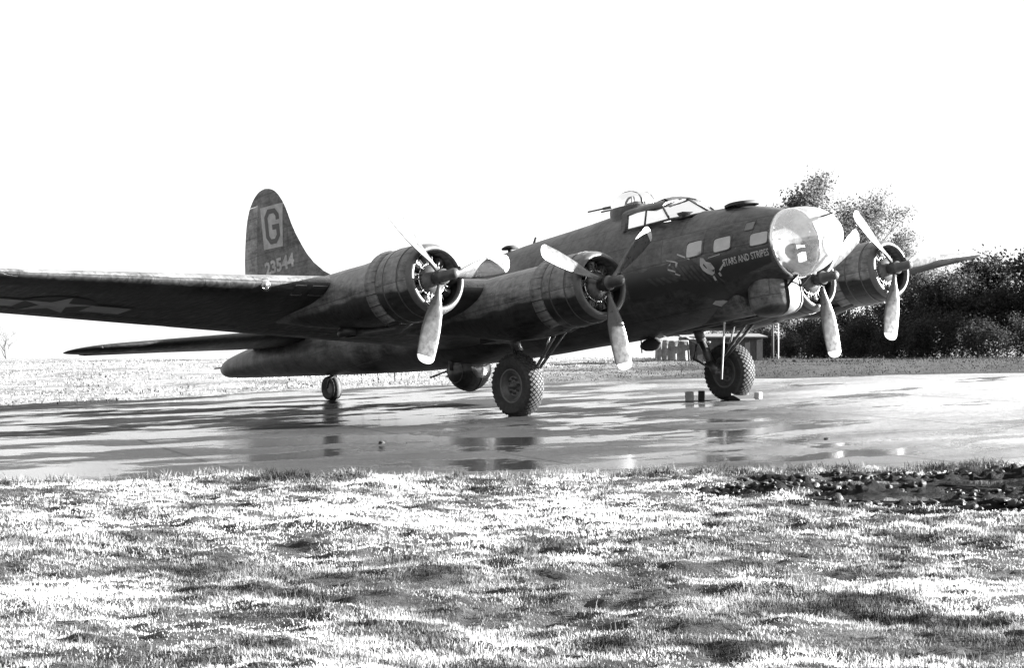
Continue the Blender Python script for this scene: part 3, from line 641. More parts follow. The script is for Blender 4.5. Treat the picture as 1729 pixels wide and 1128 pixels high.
# engine front, shared mesh
def engine_meshes():
    cyl = MB()
    cyl.lathe([(.25, .085), (.30, .10)]+[(.30+.02*k, .115 if k % 2 else .10) for k in range(10)]+[(.50, .10), (.52, .085), (.525, .001)], 'z', 14)
    cyl.tube([(.0, -.05, .5), (.13, -.06, .44), (.16, -.03, .26)], .014, 6); cyl.tube([(.0, .05, .5), (.13, .06, .44), (.16, .03, .26)], .014, 6)
    return cyl
def blade_mb():
    b = MB(); Rp = 1.765; rings = []; mi = []
    st = [(.10, .09, 60, 1.0), (.16, .10, 52, .95), (.22, .14, 45, .7), (.32, .235, 34, .36), (.45, .33, 26, .2), (.6, .38, 21, .12), (.75, .395, 17, .085), (.88, .38, 15, .065), (.92, .37, 14, .06), (.95, .34, 14, .058), (.975, .28, 14, .056), (.99, .19, 14, .055), (.998, .09, 14, .055), (1.0, .01, 14, .055)]
    for (r, c, be, th) in st:
        be = R(be); ring = []; n = 16
        for k in range(n):
            t = 2*math.pi*k/n; u = math.cos(t)*c/2; w = math.sin(t)*c*th/2*(1.2 if math.sin(t) > 0 else .6)
            # chord direction: LE towards -y tilted forward; normal forward
            x = u*math.sin(be)+w*math.cos(be); y = -u*math.cos(be)+w*math.sin(be); ring.append((x, y, r*Rp))
        rings.append(ring)
    b.loft(rings[:9], True, True); b.mi = 1; b.loft(rings[8:], True, False, True); return b
cylm, blm = engine_meshes(), blade_mb()
share = {}
def spart(name, mbuild, m, parent, loc=(0, 0, 0), rot=None, mats=None, ang=None):
    "sub-part that shares its mesh with its twins"
    if name not in share:
        o = mbuild().build(name, m, parent, loc, True, mats)
        if ang: auto(o, ang)
        share[name] = o.data
    else: o = link(name, share[name], None, parent, loc)
    if rot is not None: o.rotation_euler = rot
    return o
def cowl_mb():
    b = MB(); b.lathe([(-.62, .55), (-.30, .55), (-.20, .553), (-.20, .66), (-.215, .686), (-.34, .712), (-.55, .733), (-.85, .742), (-1.08, .735), (-1.16, .728), (-1.16, .70), (-1.0, .70)], 'x', 64)
    return b
def lip_mb():
    b = MB(); b.lathe([(-.205, .55), (-.15, .552), (-.115, .565), (-.10, .59), (-.108, .62), (-.135, .648), (-.175, .670), (-.225, .690)], 'x', 64); return b
def band_mb():
    b = MB(); b.lathe([(-.455, .728), (-.455, .7335), (-.485, .7355), (-.485, .728)], 'x', 64); b.lathe([(-.885, .738), (-.885, .7465), (-.92, .7465), (-.92, .738)], 'x', 64); return b
def flap_mb():
    b = MB(); a0, a1 = R(-8.3), R(8.3); b.lathe([(-1.14, .722), (-1.14, .735), (-1.28, .75), (-1.44, .775), (-1.44, .768), (-1.28, .742), (-1.14, .722)], 'x', 4, (0, 0, 0), a0, a1); return b
def dome_mb():
    b = MB(); b.lathe([(-.16, .001), (-.16, .12), (-.10, .15), (.0, .155), (.09, .15), (.12, .115), (.16, .105), (.38, .105), (.45, .095), (.485, .06), (.497, .02), (.50, .001)], 'x', 28); return b
def gear_mb():
    b = MB(); b.lathe([(-.36, .30), (-.30, .30), (-.24, .27), (-.20, .20), (-.16, .14), (-.14, .001)], 'x', 32)
    b.mi = 1
    pts = [(-.30, .315*math.sin(t), .315*math.cos(t)) for t in [2*math.pi*k/36 for k in range(37)]]; b.tube(pts, .013, 6, False); b.mi = 0
    return b
for ei, (es, ey, ez, clk, outb) in enumerate(ENG):
    mb = MB(); ay = abs(ey); le = 6.05+.145*ay
    if outb:
        rings = [ring_xz(s-es, r, zc, lo=lo) for s, r, zc, lo in [(es+.62, .55, 0, 1), (es+1.05, .68, 0, 1), (es+1.2, .685, 0, 1), (es+1.6, .67, .0, 1.02), (es+2.2, .63, .02, 1.05), (es+2.9, .58, .08, 1.08), (es+3.6, .52, .14, 1.15), (es+4.4, .44, .18, 1.1), (es+5.2, .33, .22, 1), (es+6, .2, .25, 1), (es+6.7, .04, .25, 1)]]
    else:
        rings = [ring_xz(s-es, r, zc, lo=lo) for s, r, zc, lo in [(es+.62, .55, 0, 1), (es+1.05, .68, 0, 1), (es+1.2, .685, 0, 1.05), (es+1.6, .68, .0, 1.15), (es+2.2, .67, .02, 1.22), (es+2.9, .65, .05, 1.22), (es+3.6, .60, .1, 1.2), (es+4.4, .52, .14, 1.1), (es+5.4, .42, .16, 1), (es+6.4, .28, .18, 1), (es+7.4, .08, .16, 1)]]
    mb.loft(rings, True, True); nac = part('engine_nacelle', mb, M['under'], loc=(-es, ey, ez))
    cowl = spart('cowling', cowl_mb, M['under'], nac, ang=60)
    spart('cowl_band', band_mb, M['hub'], nac); spart('cowl_lip', lip_mb, M['lip'], nac)
    for k in range(20):
        if k in (9, 10, 11): continue
        spart('cowl_flap', flap_mb, M['under'], nac, rot=(k*2*math.pi/20, 0, 0))
    for k in range(9): spart('cylinder', lambda: cylm, M['engine'], nac, loc=(-.42, 0, 0), rot=(k*2*math.pi/9, 0, 0))
    spart('crankcase', gear_mb, None, nac, mats=[M['engine'], M['bright']])
    mbk = lambda: (lambda b: (b.lathe([(-.6, .56), (-.6, .001)], 'x', 32), b)[1])(MB())
    spart('firewall', mbk, M['dark'], nac)
    # prop: hub with three blades
    if 'propeller' in share: hub = link('propeller', share['propeller'], None, bomber, Vector((-es, ey, ez))-P0)
    else:
        hub = dome_mb().build('propeller', M['hub'], bomber, Vector((-es, ey, ez))-P0); auto(hub, 40); share['propeller'] = hub.data
    for k in range(3):
        spart('blade', lambda: blm, None, hub, rot=(-(math.pi+clk+k*2*math.pi/3), 0, 0), mats=[M['blade'], M['tip']])
    # exhaust and turbo supercharger below
    sgn = -1 if ey < 0 else 1
    mb = MB()
    if outb: mb.tube([(-1.25, -.15*sgn, -.62), (-1.8, -.2*sgn, -.72), (-2.6, -.15*sgn, -.68), (-3.0, -.1*sgn, -.62)], [.09, .11, .11, .1], 12)
    else: mb.tube([(-1.15, -sgn*.35, -.6), (-1.8, -sgn*.5, -.66), (-2.9, -sgn*.5, -.6), (-3.6, -sgn*.45, -.5)], [.06, .07, .07, .07], 12)
    part('exhaust_pipe', mb, M['hub'], parent=nac)
    mb = MB(); mb.lathe([(-.05, .12), (-.06, .24), (.02, .27), (.10, .26), (.14, .2)], 'z', 24, (-3.2 if outb else -3.7, -.05*sgn if outb else -sgn*.45, -.62 if outb else -.55)); part('turbo_supercharger', mb, M['under'], parent=nac)
    mb = MB(); mb.box((-1.5, 0, -.66 if outb else -.70), (.36, .30, .12)); o = part('oil_cooler_duct', mb, M['under'], parent=nac); bevel(o, .05, 3)

# --- main wheels and gear legs
ws, wz = 6.479, -2.105
def tyre_mb(Rt, rw, w, blocks=True):
    b = MB(); prof = [(-w*.30, rw-.02), (-w*.42, rw+.03), (-w*.5, (Rt+rw)/2-.02), (-w*.49, (Rt+rw)/2+.06), (-w*.42, Rt-.075), (-w*.30, Rt-.03), (-w*.15, Rt-.008), (0, Rt), (w*.15, Rt-.008), (w*.30, Rt-.03), (w*.42, Rt-.075), (w*.49, (Rt+rw)/2+.06), (w*.5, (Rt+rw)/2-.02), (w*.42, rw+.03), (w*.30, rw-.02)]
    b.lathe(prof, 'y', 64)
    if blocks:
        for row, (yy, rr, tl) in enumerate(((-.33, Rt-.032, 22), (-.22, Rt-.013, 13), (-.11, Rt-.004, 6), (0, Rt, 0), (.11, Rt-.004, -6), (.22, Rt-.013, -13), (.33, Rt-.032, -22))):
            for k in range(38):
                t = 2*math.pi*(k+.5*(row % 2))/38; rot = Matrix.Rotation(t, 3, 'Y') @ Matrix.Rotation(R(tl), 3, 'X') @ Matrix.Rotation(R(45), 3, 'Z')
                c = Matrix.Rotation(t, 3, 'Y') @ Vector((0, yy*w, rr)); b.box(c, (.055, .055, .022), rot)
    return b
def main_wheel(sd):
    loc = Vector((-ws, sd*3.191, wz))-P0
    wheel = MB(); wheel.lathe([(-.14, .001), (-.14, .07), (-.10, .09), (-.10, .21), (-.15, .25), (-.17, .315), (-.12, .33), (.12, .33), (.17, .315), (.15, .25), (.10, .21), (.10, .09), (.14, .07), (.14, .001)], 'y', 48)
    for k in range(8):
        for q in (-1, 1): t = 2*math.pi*k/8; wheel.lathe([(-.02, .03), (.02, .03), (.02, .001)], 'y', 10, (.155*math.sin(t), q*.105, .155*math.cos(t)))
    o = wheel.build('main_wheel', M['rim'], bomber, loc); auto(o, 35)
    t = tyre_mb(.668, .34, .46).build('tyre', M['rubber'], o); auto(t, 30)
    m2 = MB()
    for q in (-1, 1): m2.lathe([(q*.165, .325), (q*.186, .335), (q*.186, .36), (q*.165, .37)], 'y', 48)
    m2.build('rim_flange', M['mgrey'], o)
    # squash slightly at contact handled by the ground's give
    return o
for sd in (-1, 1):
    main_wheel(sd)
    yi = sd*(3.191-.42); y0 = sd*3.191
    leg = MB(); leg.tube([P(6.95, yi, -.9), P(6.82, yi, -1.35)], .115, 14); leg.tube([P(6.82, yi, -1.35), P(6.62, yi, -1.85)], .085, 14); leg.tube([P(6.62, yi, -1.85), P(ws, yi, wz)], .10, 14); leg.tube([P(ws, yi-sd*.08, wz), P(ws, y0+sd*.22, wz)], .06, 12)
    leg = part('landing_gear_leg', leg, M['strut'])
    m2 = MB(); m2.tube([P(6.84, yi, -1.28), P(6.70, yi, -1.66)], .078, 14); part('oleo_piston', m2, M['bright'], parent=leg)
    for dy in (-.06, .2):
        m2 = MB(); m2.tube([P(5.2, yi+dy*sd, -1.08), P(6.42, yi+dy*.3*sd, -1.93)], .034, 10); part('drag_strut', m2, M['strut'], parent=leg)
    m2 = MB(); m2.tube([P(5.65, yi, -.98), P(6.0, yi, -1.62)], .026, 8); part('side_brace', m2, M['bright'], parent=leg)
    m2 = MB(); m2.tube([P(6.9, yi-.1*sd, -1.4), P(7.05, yi-.1*sd, -1.7), P(6.6, yi-.06*sd, -1.98)], .03, 8); part('torque_link', m2, M['strut'], parent=leg)
    m2 = MB(); m2.tube([P(6.8, yi+.12*sd, -1.3), P(6.75, yi+.2*sd, -1.7), P(6.5, yi+.1*sd, -2.0)], .012, 6); part('brake_hose', m2, M['dark'], parent=leg)
    m2 = MB(); m2.box(P(6.6, yi-.05*sd, -1.02), (1.9, .9, .12)); 
    part('wheel_well', m2, M['dark'], loc=(0, 0, 0), smooth=False)
m2 = MB(); m2.tube([P(5.44, 2.2, -.93), P(5.8, 2.2, -2.32)], .022, 8); part('safety_pole', m2, M['concrete_block'])
# --- tail wheel
tw = Vector((-17.668, 0, -.8633))-P0
b = MB(); b.lathe([(-.07, .001), (-.07, .13), (-.05, .15), (.05, .15), (.07, .13), (.07, .001)], 'y', 28); two = b.build('tail_wheel', M['rim'], bomber, tw); auto(two, 35)
t = tyre_mb(.335, .15, .25, False).build('tyre', M['rubber'], two)
m2 = MB()
for q in (-1, 1): m2.tube([(0, q*.15, 0), (.1, q*.14, .2), (.26, 0, .36)], .03, 8)
m2.tube([(.26, 0, .34), (.34, 0, .62)], .06, 10); m2.tube([(.05, .0, .40), (.30, 0, .42)], .03, 8); m2.build('tail_fork', M['strut'], two)
# --- small fittings
mb = MB(); mb.lathe([(-.34, .001), (-.30, .06), (-.18, .12), (0, .145), (.14, .13), (.24, .09), (.30, .001)], 'x', 24, P(5.62, 0, -1.50+.02)); mb.tube([P(5.6, 0, -1.25), P(5.6, 0, -1.42)], .08, 10); part('loop_antenna_housing', mb, M['dark'])
mb = MB(); mb.tube([P(5.92, .0, -1.3), P(5.95, 0, -1.62)], .015, 6); part('antenna_rod', mb, M['dark'])
mb = MB(); mb.tube([P(9.9, 0, 1.25), P(9.9, 0, 1.42)], .06, 10); mb.lathe([(.12, .001), (.125, .2), (.16, .2), (.2, .12), (.215, .001)], 'z', 20, P(9.9, 0, 1.28)); part('roof_ventilator', mb, M['dark'])
mb = MB(); mb.tube([P(9.08, 0, 1.32), P(8.94, 0, 1.50)], .03, 8); part('aerial_stub', mb, M['dark'])
for s_ in (15.6, 14.9, 16.3):
    mb = MB(); mb.tube([P(s_, 0, -.62-.08*(16.6-s_)), P(s_+.02, 0, -.92-.08*(16.6-s_))], .012, 6); part('whip_aerial', mb, M['dark'])
mb = MB(); mb.tube([P(22.6, -.07, .36), P(23.1, -.07, .40)], .02, 8); mb.tube([P(22.6, .07, .36), P(23.1, .07, .40)], .02, 8); part('tail_gun', mb, M['dark'])
# waist window
surf_patch('waist_window', 14.4, .35, .95, .7, fuselage, M['dark'], side=-1, rad=.4); surf_patch('waist_window', 14.4, .35, .95, .7, fuselage, M['dark'], side=1, rad=.4)
# cheek gun window blister on port and starboard far nose skipped where the photograph shows plain skin

# ------------------------------------------------------------------ painted markings laid on the skin
def marking(name, polys, fmap, m, parent, step=.06, tris=None):
    bm = bmesh.new()
    if tris is not None:
        vs = [bm.verts.new((p[0], p[1], 0)) for p in tris[0]]
        for f in tris[1]:
            try: bm.faces.new([vs[i] for i in f])
            except ValueError: pass
    for poly in (polys or []):
        pts = [Vector((p[0], p[1], 0)) for p in poly]
        vs = [bm.verts.new(p) for p in pts]
        for f in tessellate_polygon([pts]):
            try: bm.faces.new([vs[i] for i in f])
            except ValueError: pass
    xs = [v.co.x for v in bm.verts]; ys = [v.co.y for v in bm.verts]
    for ax, lo, hi in (((1, 0, 0), min(xs), max(xs)), ((0, 1, 0), min(ys), max(ys))):
        k = lo+step
        while k < hi:
            bmesh.ops.bisect_plane(bm, geom=bm.verts[:]+bm.edges[:]+bm.faces[:], plane_co=Vector(ax)*k, plane_no=Vector(ax)); k += step
    for v in bm.verts: v.co = fmap(v.co.x, v.co.y)
    me = bpy.data.meshes.new(name); bm.to_mesh(me); bm.free(); me.materials.append(m)
    for p in me.polygons: p.use_smooth = True
    return link(name, me, None, parent, (0, 0, 0))
def text_tris(txt, size=1., bold=0., sx=1.):
    c = bpy.data.curves.new('lettering', 'FONT'); c.body = txt; c.size = size; c.offset = bold; c.resolution_u = 2; o = bpy.data.objects.new('lettering', c); col.objects.link(o)
    dg = bpy.context.evaluated_depsgraph_get(); m_ = o.evaluated_get(dg).to_mesh(); V = [(v.co.x*sx, v.co.y) for v in m_.vertices]; F = [tuple(p.vertices) for p in m_.polygons]
    o.evaluated_get(dg).to_mesh_clear(); bpy.data.objects.remove(o); return V, F
# fin: u runs forward (to the right as seen), v up
def finmap(off): return lambda u, v: Vector(P(20.0-u, -(fin_y(20.0-u, v)+off), v))
sq = [(.02, 3.25), (1.0, 3.14), (1.1, 4.42), (.02, 4.40)]
marking('tail_square', [[(-.0, 3.22), (.93, 3.16), (1.09, 4.32), (.0, 4.37)]], finmap(.008), M['gmark'], fin)
G = [(.88, 3.92), (.88, 4.06), (.72, 4.24), (.36, 4.27), (.17, 4.08), (.17, 3.52), (.36, 3.31), (.66, 3.29), (.86, 3.47), (.86, 3.80), (.52, 3.82), (.52, 3.68), (.70, 3.67), (.70, 3.52), (.60, 3.43), (.42, 3.44), (.33, 3.55), (.33, 4.03), (.42, 4.13), (.64, 4.12), (.72, 4.03), (.72, 3.92)]
marking('tail_letter', [G], finmap(.013), M['mdark'], fin)
V_, F_ = text_tris('23544', .48, .018, 1.12); w_ = max(p[0] for p in V_)
marking('serial_number', None, lambda u, v: finmap(.008)(u, v), M['white'], fin, .08, tris=([(p[0]/w_*1.45-.06, 2.52+p[1]+p[0]*.03) for p in V_], F_))
# fuselage nose lettering: u forward, v up, baseline from (2.13,-.32) to (1.22,-.30)
def nosemap(off): return lambda u, v: surf_pt(-u, v, -1, off)
V_, F_ = text_tris('STARS AND STRIPES', .2, .004, 1.); w_ = max(p[0] for p in V_)
marking('name_lettering', None, nosemap(.012), M['white'], fuselage, .05, tris=([(-2.27+p[0]/w_*1.04, -.335+p[1]*.95+(p[0]/w_)*.05) for p in V_], F_))
# dark banner and eagle painted on the nose side, dark shape carried on aft
marking('painted_banner', [[(-2.72, -.15), (-2.1, -.11), (-1.22, -.10), (-1.24, -.43), (-2.2, -.61), (-2.5, -.59)]], nosemap(.005), M['mdark'], fuselage)
marking('eagle_body_dark_band', [[(-4.9, -.04), (-4.4, -.09), (-4.1, -.02), (-3.85, -.05), (-3.5, -.0), (-3.25, -.06), (-3.05, -.05), (-2.7, -.36), (-2.52, -.52), (-2.50, -.66), (-2.56, -.88), (-2.86, -.97), (-3.0, -.84), (-3.1, -.77), (-3.22, -.72), (-3.35, -.6), (-3.95, -.58), (-4.3, -.64), (-4.95, -.57)]], nosemap(.008), M['mdark'], fuselage)
fe = []
for k in range(9):
    a = -3.75+.13*k; z0 = -.07-.02*k; fe.append([(a, z0), (a+.09, z0-.01), (a+.30, z0-.30-.01*k), (a+.27, z0-.34-.01*k), (a+.19, z0-.27)])
for k in range(5):
    a = -4.35+.2*k; fe.append([(a, -.25-.02*k), (a+.12, -.24-.02*k), (a+.32, -.42), (a+.26, -.45)])
marking('painted_wing_feathers', fe, nosemap(.012), mat('marking_feather', .028, .5, var=.6, vs=9), fuselage)
marking('painted_feather_edges', [[(-3.72, .05), (-3.45, -.03), (-3.44, -.06), (-3.71, .02)], [(-3.46, -.03), (-3.40, -.06), (-3.43, -.16), (-3.48, -.15)], [(-3.42, .13), (-3.08, -.03), (-3.08, -.06), (-3.43, .10)], [(-3.68, -.14), (-3.48, -.22), (-3.48, -.25), (-3.69, -.17)], [(-3.60, -.03), (-3.66, -.08), (-3.61, -.09)], [(-3.5, -.26), (-3.36, -.32), (-3.37, -.34), (-3.5, -.29)]], nosemap(.015), M['white'], fuselage)
marking('painted_eagle_head', [[(-2.80, -.07), (-2.72, -.09), (-2.66, -.17), (-2.55, -.21), (-2.49, -.32), (-2.52, -.42), (-2.60, -.46), (-2.70, -.40), (-2.78, -.32), (-2.82, -.22)], [(-2.60, -.48), (-2.56, -.47), (-2.55, -.56), (-2.60, -.57)], [(-2.45, -.44), (-2.40, -.42), (-2.39, -.50), (-2.44, -.51)], [(-2.40, -.38), (-2.22, -.24), (-2.21, -.27), (-2.38, -.41)], [(-2.6, -.10), (-2.3, -.075), (-2.3, -.09), (-2.6, -.115)]], nosemap(.015), M['white'], fuselage)
marking('painted_neck_line', [[(-2.72, -.20), (-2.66, -.30), (-2.68, -.31), (-2.75, -.22)], [(-2.58, -.36), (-2.50, -.35), (-2.53, -.40)]], nosemap(.018), M['mdark'], fuselage)
marking('painted_eagle_claw', [[(-3.05, -.98), (-2.93, -.93), (-2.80, -.94), (-2.74, -.97), (-2.82, -1.0), (-2.78, -1.05), (-2.90, -1.04), (-2.98, -1.08), (-3.0, -1.03)]], nosemap(.013), M['gmark'], fuselage)
# wing star under the starboard wing: u = y outboard, v = s
def wingmap(off, sd=-1):
    def f(u, v):
        le, te, zle, zte, th = wing_sec(abs(u)); x = (v-le)/(te-le); s, z = wing_pt(abs(u), x, False); return Vector(P(v, sd*abs(u), z-off))
    return f
cy_, cs_ = 11.95, 9.75
def circ(r, n=40): return [(cy_+r*math.cos(2*math.pi*k/n), cs_+r*math.sin(2*math.pi*k/n)) for k in range(n)]
mr = .80; M['ig'] = mat('insignia_grey_white', .19, .6, var=.25, vs=4); M['mdark2'] = mat('insignia_dark', .009, .5)
for nm, poly, off, mm in (('insignia_border', [(cy_-2*mr-.09, cs_-.28), (cy_+2*mr+.09, cs_-.28), (cy_+2*mr+.09, cs_+.48), (cy_-2*mr-.09, cs_+.48)], .010, M['mdark2']), ('insignia_disc', circ(mr), .014, M['mdark2']),
        ('insignia_bar', [(cy_-2*mr, cs_-.19), (cy_-mr*.9, cs_-.19), (cy_-mr*.9, cs_+.39), (cy_-2*mr, cs_+.39)], .018, M['ig']), ('insignia_bar', [(cy_+2*mr, cs_-.19), (cy_+mr*.9, cs_-.19), (cy_+mr*.9, cs_+.39), (cy_+2*mr, cs_+.39)], .018, M['ig']),
        ('insignia_star', [(cy_+(mr if k % 2 == 0 else mr*.382)*math.sin(math.pi*k/5), cs_-(mr if k % 2 == 0 else mr*.382)*math.cos(math.pi*k/5)) for k in range(10)], .022, M['ig'])):
    marking(nm, [poly], wingmap(off), mm, wings[-1], .15)
#@@REST@@
# ------------------------------------------------------------------ things round the wheels
RV = Vector((.641, .767, 0)); FV = Vector((-.767, .641, 0)); UPV = Vector((0, 0, 1))
def gz(x, y): return float(ground_h(np.array([x]), np.array([y]))[0])
def slab(name, x, y, dims, m, label, cat, rz=0., sink=.0, z=None, bev_=.015):
    b = MB(); b.box((0, 0, dims[2]/2), dims); o = b.build(name, m, None, (x, y, (float(tz(y))+.006 if z is None else z)-sink), smooth=False)
    o.rotation_euler = (R(rng.uniform(-2, 2)), R(rng.uniform(-2, 2)), rz); bevel(o, bev_, 2); tag(o, label, cat); return o
def wedge(name, x, y, l, w, h, m, label, cat, rz):
    "timber chock: sloped block with a cleat"
    b = MB(); b.add([(-l/2, -w/2, 0), (l/2, -w/2, 0), (l/2, w/2, 0), (-l/2, w/2, 0), (-l/2, -w/2, h), (-l/2+.06, -w/2, h), (-l/2+.06, w/2, h), (-l/2, w/2, h), (l/2, -w/2, .03), (l/2, w/2, .03)],
                    [(0, 3, 2, 1), (0, 4, 7, 3), (4, 5, 6, 7), (5, 8, 9, 6), (8, 1, 2, 9), (0, 1, 8, 5, 4), (3, 7, 6, 9, 2)])
    o = b.build(name, m, None, (x, y, float(tz(y))+.005), smooth=False); o.rotation_euler = (0, 0, rz); bevel(o, .01, 2); tag(o, label, cat)
    c = MB(); c.box((-l/2+.10, 0, h*.93), (.05, w*1.15, .05)); cl = c.build('cleat', m, o, smooth=False); return o
fa = 0.02
wedge('wheel_chock', -5.72, 3.24, .36, .5, .15, M['dark'], 'dark timber chock wedged against the front of the far main wheel', 'chock', math.pi*0)
slab('painted_block', -5.80, 3.86, (.13, .20, .15), M['concrete_block'], 'pale squarish block beside the front of the far main wheel', 'block', .4)
slab('painted_block', -6.72, 2.56, (.18, .12, .22), M['concrete_block'], 'pale block left of the far main wheel, farther from its tyre', 'block', .5)
slab('timber_block', -6.58, 2.80, (.14, .12, .23), M['dark'], 'dark upright block between the pale block and the far main wheel', 'block', .6)
def clod(x, y, r, label, m=None):
    bm = bmesh.new(); bmesh.ops.create_icosphere(bm, subdivisions=2, radius=r)
    for v in bm.verts: v.co *= 1+.35*(rng.random()-.5); v.co.z = v.co.z*.6+r*.35
    me_ = bpy.data.meshes.new('clod'); bm.to_mesh(me_); bm.free(); o = link('earth_clod', me_, m or M['dark'], None, (x, y, float(tz(y))+.003)); tag(o, label, 'clod'); return o
clod(-1.05, -10.35, .055, 'small dark clod of earth lying on the pale puddle in front of the tail')
clod(5.0, -6.0, .045, 'tiny dark clod on the bright pavement at the right')

# ------------------------------------------------------------------ grass blades
def blades(name, px, py, ln, wd, label, m, lean=.75, dirbias=None, hfun=None):
    n = len(px); pz = (hfun or ground_h)(px, py)
    a = rng.uniform(0, 2*math.pi, n); ca, sa = np.cos(a), np.sin(a)
    le = lean*rng.uniform(.2, 1.15, n); la = rng.uniform(0, 2*math.pi, n); lx, ly = np.cos(la)*le, np.sin(la)*le
    if dirbias is not None: lx += dirbias[0]; ly += dirbias[1]
    hx = ln*lx; hy = ln*ly; hz = ln*np.sqrt(np.clip(1-np.minimum(lx**2+ly**2, .93), .07, 1))
    V = np.zeros((n, 5, 3), np.float32)
    w2 = wd/2
    V[:, 0] = np.stack([px-ca*w2, py-sa*w2, pz-.01], -1); V[:, 1] = np.stack([px+ca*w2, py+sa*w2, pz-.01], -1)
    mxx, myy, mzz = px+hx*.4, py+hy*.4, pz+hz*.62
    V[:, 2] = np.stack([mxx+ca*w2*.8, myy+sa*w2*.8, mzz], -1); V[:, 3] = np.stack([mxx-ca*w2*.8, myy-sa*w2*.8, mzz], -1)
    V[:, 4] = np.stack([px+hx, py+hy, pz+hz], -1)
    me = bpy.data.meshes.new(name); me.vertices.add(n*5); me.vertices.foreach_set('co', V.reshape(-1))
    base = (np.arange(n)*5)[:, None]; tri = np.concatenate([base+np.array([[0, 1, 2]]), base+np.array([[0, 2, 3]]), base+np.array([[3, 2, 4]])], 1).reshape(-1, 3)
    me.loops.add(tri.size); me.loops.foreach_set('vertex_index', tri.reshape(-1).astype(np.int32)); k = len(tri)
    me.polygons.add(k); me.polygons.foreach_set('loop_start', (np.arange(k)*3).astype(np.int32)); me.polygons.foreach_set('loop_total', np.full(k, 3, np.int32)); me.update()
    at = me.attributes.new('tone', 'FLOAT', 'POINT'); tone = np.repeat(rng.uniform(.5, 1.5, n)*np.clip(-.12+2.1*vnoise(px*3.3, py*3.3, 31)*(.35+1.1*vnoise(px*.7, py*.7, 32))*np.clip(1.12-.045*((px-16)*.64+(py+22)*.77+(-(px-16)*-.767-(py+22)*.641)*.5), .5, 1.3), .05, 1.7), 5); at.data.foreach_set('value', tone.astype(np.float32))  # random tone; dark blotches put the turf's shade into the blade colour
    me.materials.append(m); o = link(name, me); tag(o, label, None, None, 'stuff'); return o
def grass_mat(name, c, tr=.35):
    m = bpy.data.materials.new(name); m.use_nodes = True; N, L = m.node_tree.nodes, m.node_tree.links; b = N['Principled BSDF']; out = N['Material Output']
    at = N.new('ShaderNodeAttribute'); at.attribute_name = 'tone'; mu = N.new('ShaderNodeMath'); mu.operation = 'MULTIPLY'; mu.inputs[1].default_value = c; L.new(at.outputs['Fac'], mu.inputs[0])
    cc = N.new('ShaderNodeCombineColor'); [L.new(mu.outputs[0], cc.inputs[i]) for i in range(3)]
    L.new(cc.outputs[0], b.inputs['Base Color']); b.inputs['Roughness'].default_value = .7; b.inputs['Specular IOR Level'].default_value = .08
    t = N.new('ShaderNodeBsdfTranslucent'); L.new(cc.outputs[0], t.inputs[0]); mx = N.new('ShaderNodeMixShader'); mx.inputs[0].default_value = tr
    L.new(b.outputs[0], mx.inputs[1]); L.new(t.outputs[0], mx.inputs[2]); L.new(mx.outputs[0], out.inputs[0]); return m
GM = grass_mat('grass_blades', .30)
CX, CY = 27.214, -31.097
def scatter(n, v0, v1, side=2.2, pw=1.):
    v = v0+(v1-v0)*rng.random(n)**pw; u = (rng.random(n)*2-1)*(.2466*v+side); return CX+FV.x*v+RV.x*u, CY+FV.y*v+RV.y*u, v
def keep(px, py, v, n_out=.02):
    o = pad_out(px, py); k = (o > n_out) & (mud_in(px, py) < .12*rng.random(len(px)))
    patch = vnoise(px*1.1+9, py*1.1, 41)*.55+vnoise(px*3.7, py*3.7, 42)*.45
    k &= rng.random(len(px)) < np.clip((patch-.2)*3.5, .25, 1); return px[k], py[k], v[k], o[k], patch[k]
px, py, v = (lambda a, b, c: (a, b, c))(*scatter(330000, 9.0, 16, 1.6)); px, py, v, o, pt = keep(px, py, v)
blades('grass', px, py, (.014+.055*np.clip(pt-.25, 0, 1)*rng.uniform(.5, 1.3, len(px))), np.full(len(px), .0048)*rng.uniform(.7, 1.3, len(px)), 'short frosted grass in the foreground nearest the camera', GM, 1.25, (-.12, -.1))
px, py, v = scatter(420000, 16, 31, 1.6, .9); px, py, v, o, pt = keep(px, py, v)
edge = np.exp(-((o-.35)/.35)**2)
blades('grass', px, py, (.016+.062*np.clip(pt-.25, 0, 1)*rng.uniform(.5, 1.3, len(px)))*(1+.9*edge*vnoise(px*1.5, py*1.5, 51)), .0075*rng.uniform(.7, 1.4, len(px)), 'short rough grass running up to the near edge of the hardstand', GM, 1.15, (-.12, -.1))
# coarser tussocks standing out of the short turf
def tussocks(n_c, v0, v1, label, l0, l1, w, edge_only=False):
    cx_, cy__, v = scatter(n_c, v0, v1, 1.6); o = pad_out(cx_, cy__); k = (o > .12) & (mud_in(cx_, cy__) < -.1); k &= (o < .8) if edge_only else (vnoise(cx_*.8, cy__*.8, 55) > .45); cx_, cy__ = cx_[k], cy__[k]
    m_ = 70; sc_ = rng.uniform(.04, .16, len(cx_)); px = np.repeat(cx_, m_)+rng.normal(0, 1, len(cx_)*m_)*np.repeat(sc_, m_); py = np.repeat(cy__, m_)+rng.normal(0, 1, len(cx_)*m_)*np.repeat(sc_, m_)
    h = np.repeat(rng.uniform(l0, l1, len(cx_)), m_)*rng.uniform(.4, 1.2, len(px)); k = pad_out(px, py) > -.03
    blades('grass', px[k], py[k], h[k], np.full(k.sum(), w), label, grass_mat('tussock_blades', .10), 1.0)
tussocks(520, 9, 27, 'scattered coarse tussocks of longer darker grass in the foreground turf', .04, .11, .006)
tussocks(3200, 20, 31, 'ragged fringe of longer grass along the near pavement edge', .05, .14, .009, True)
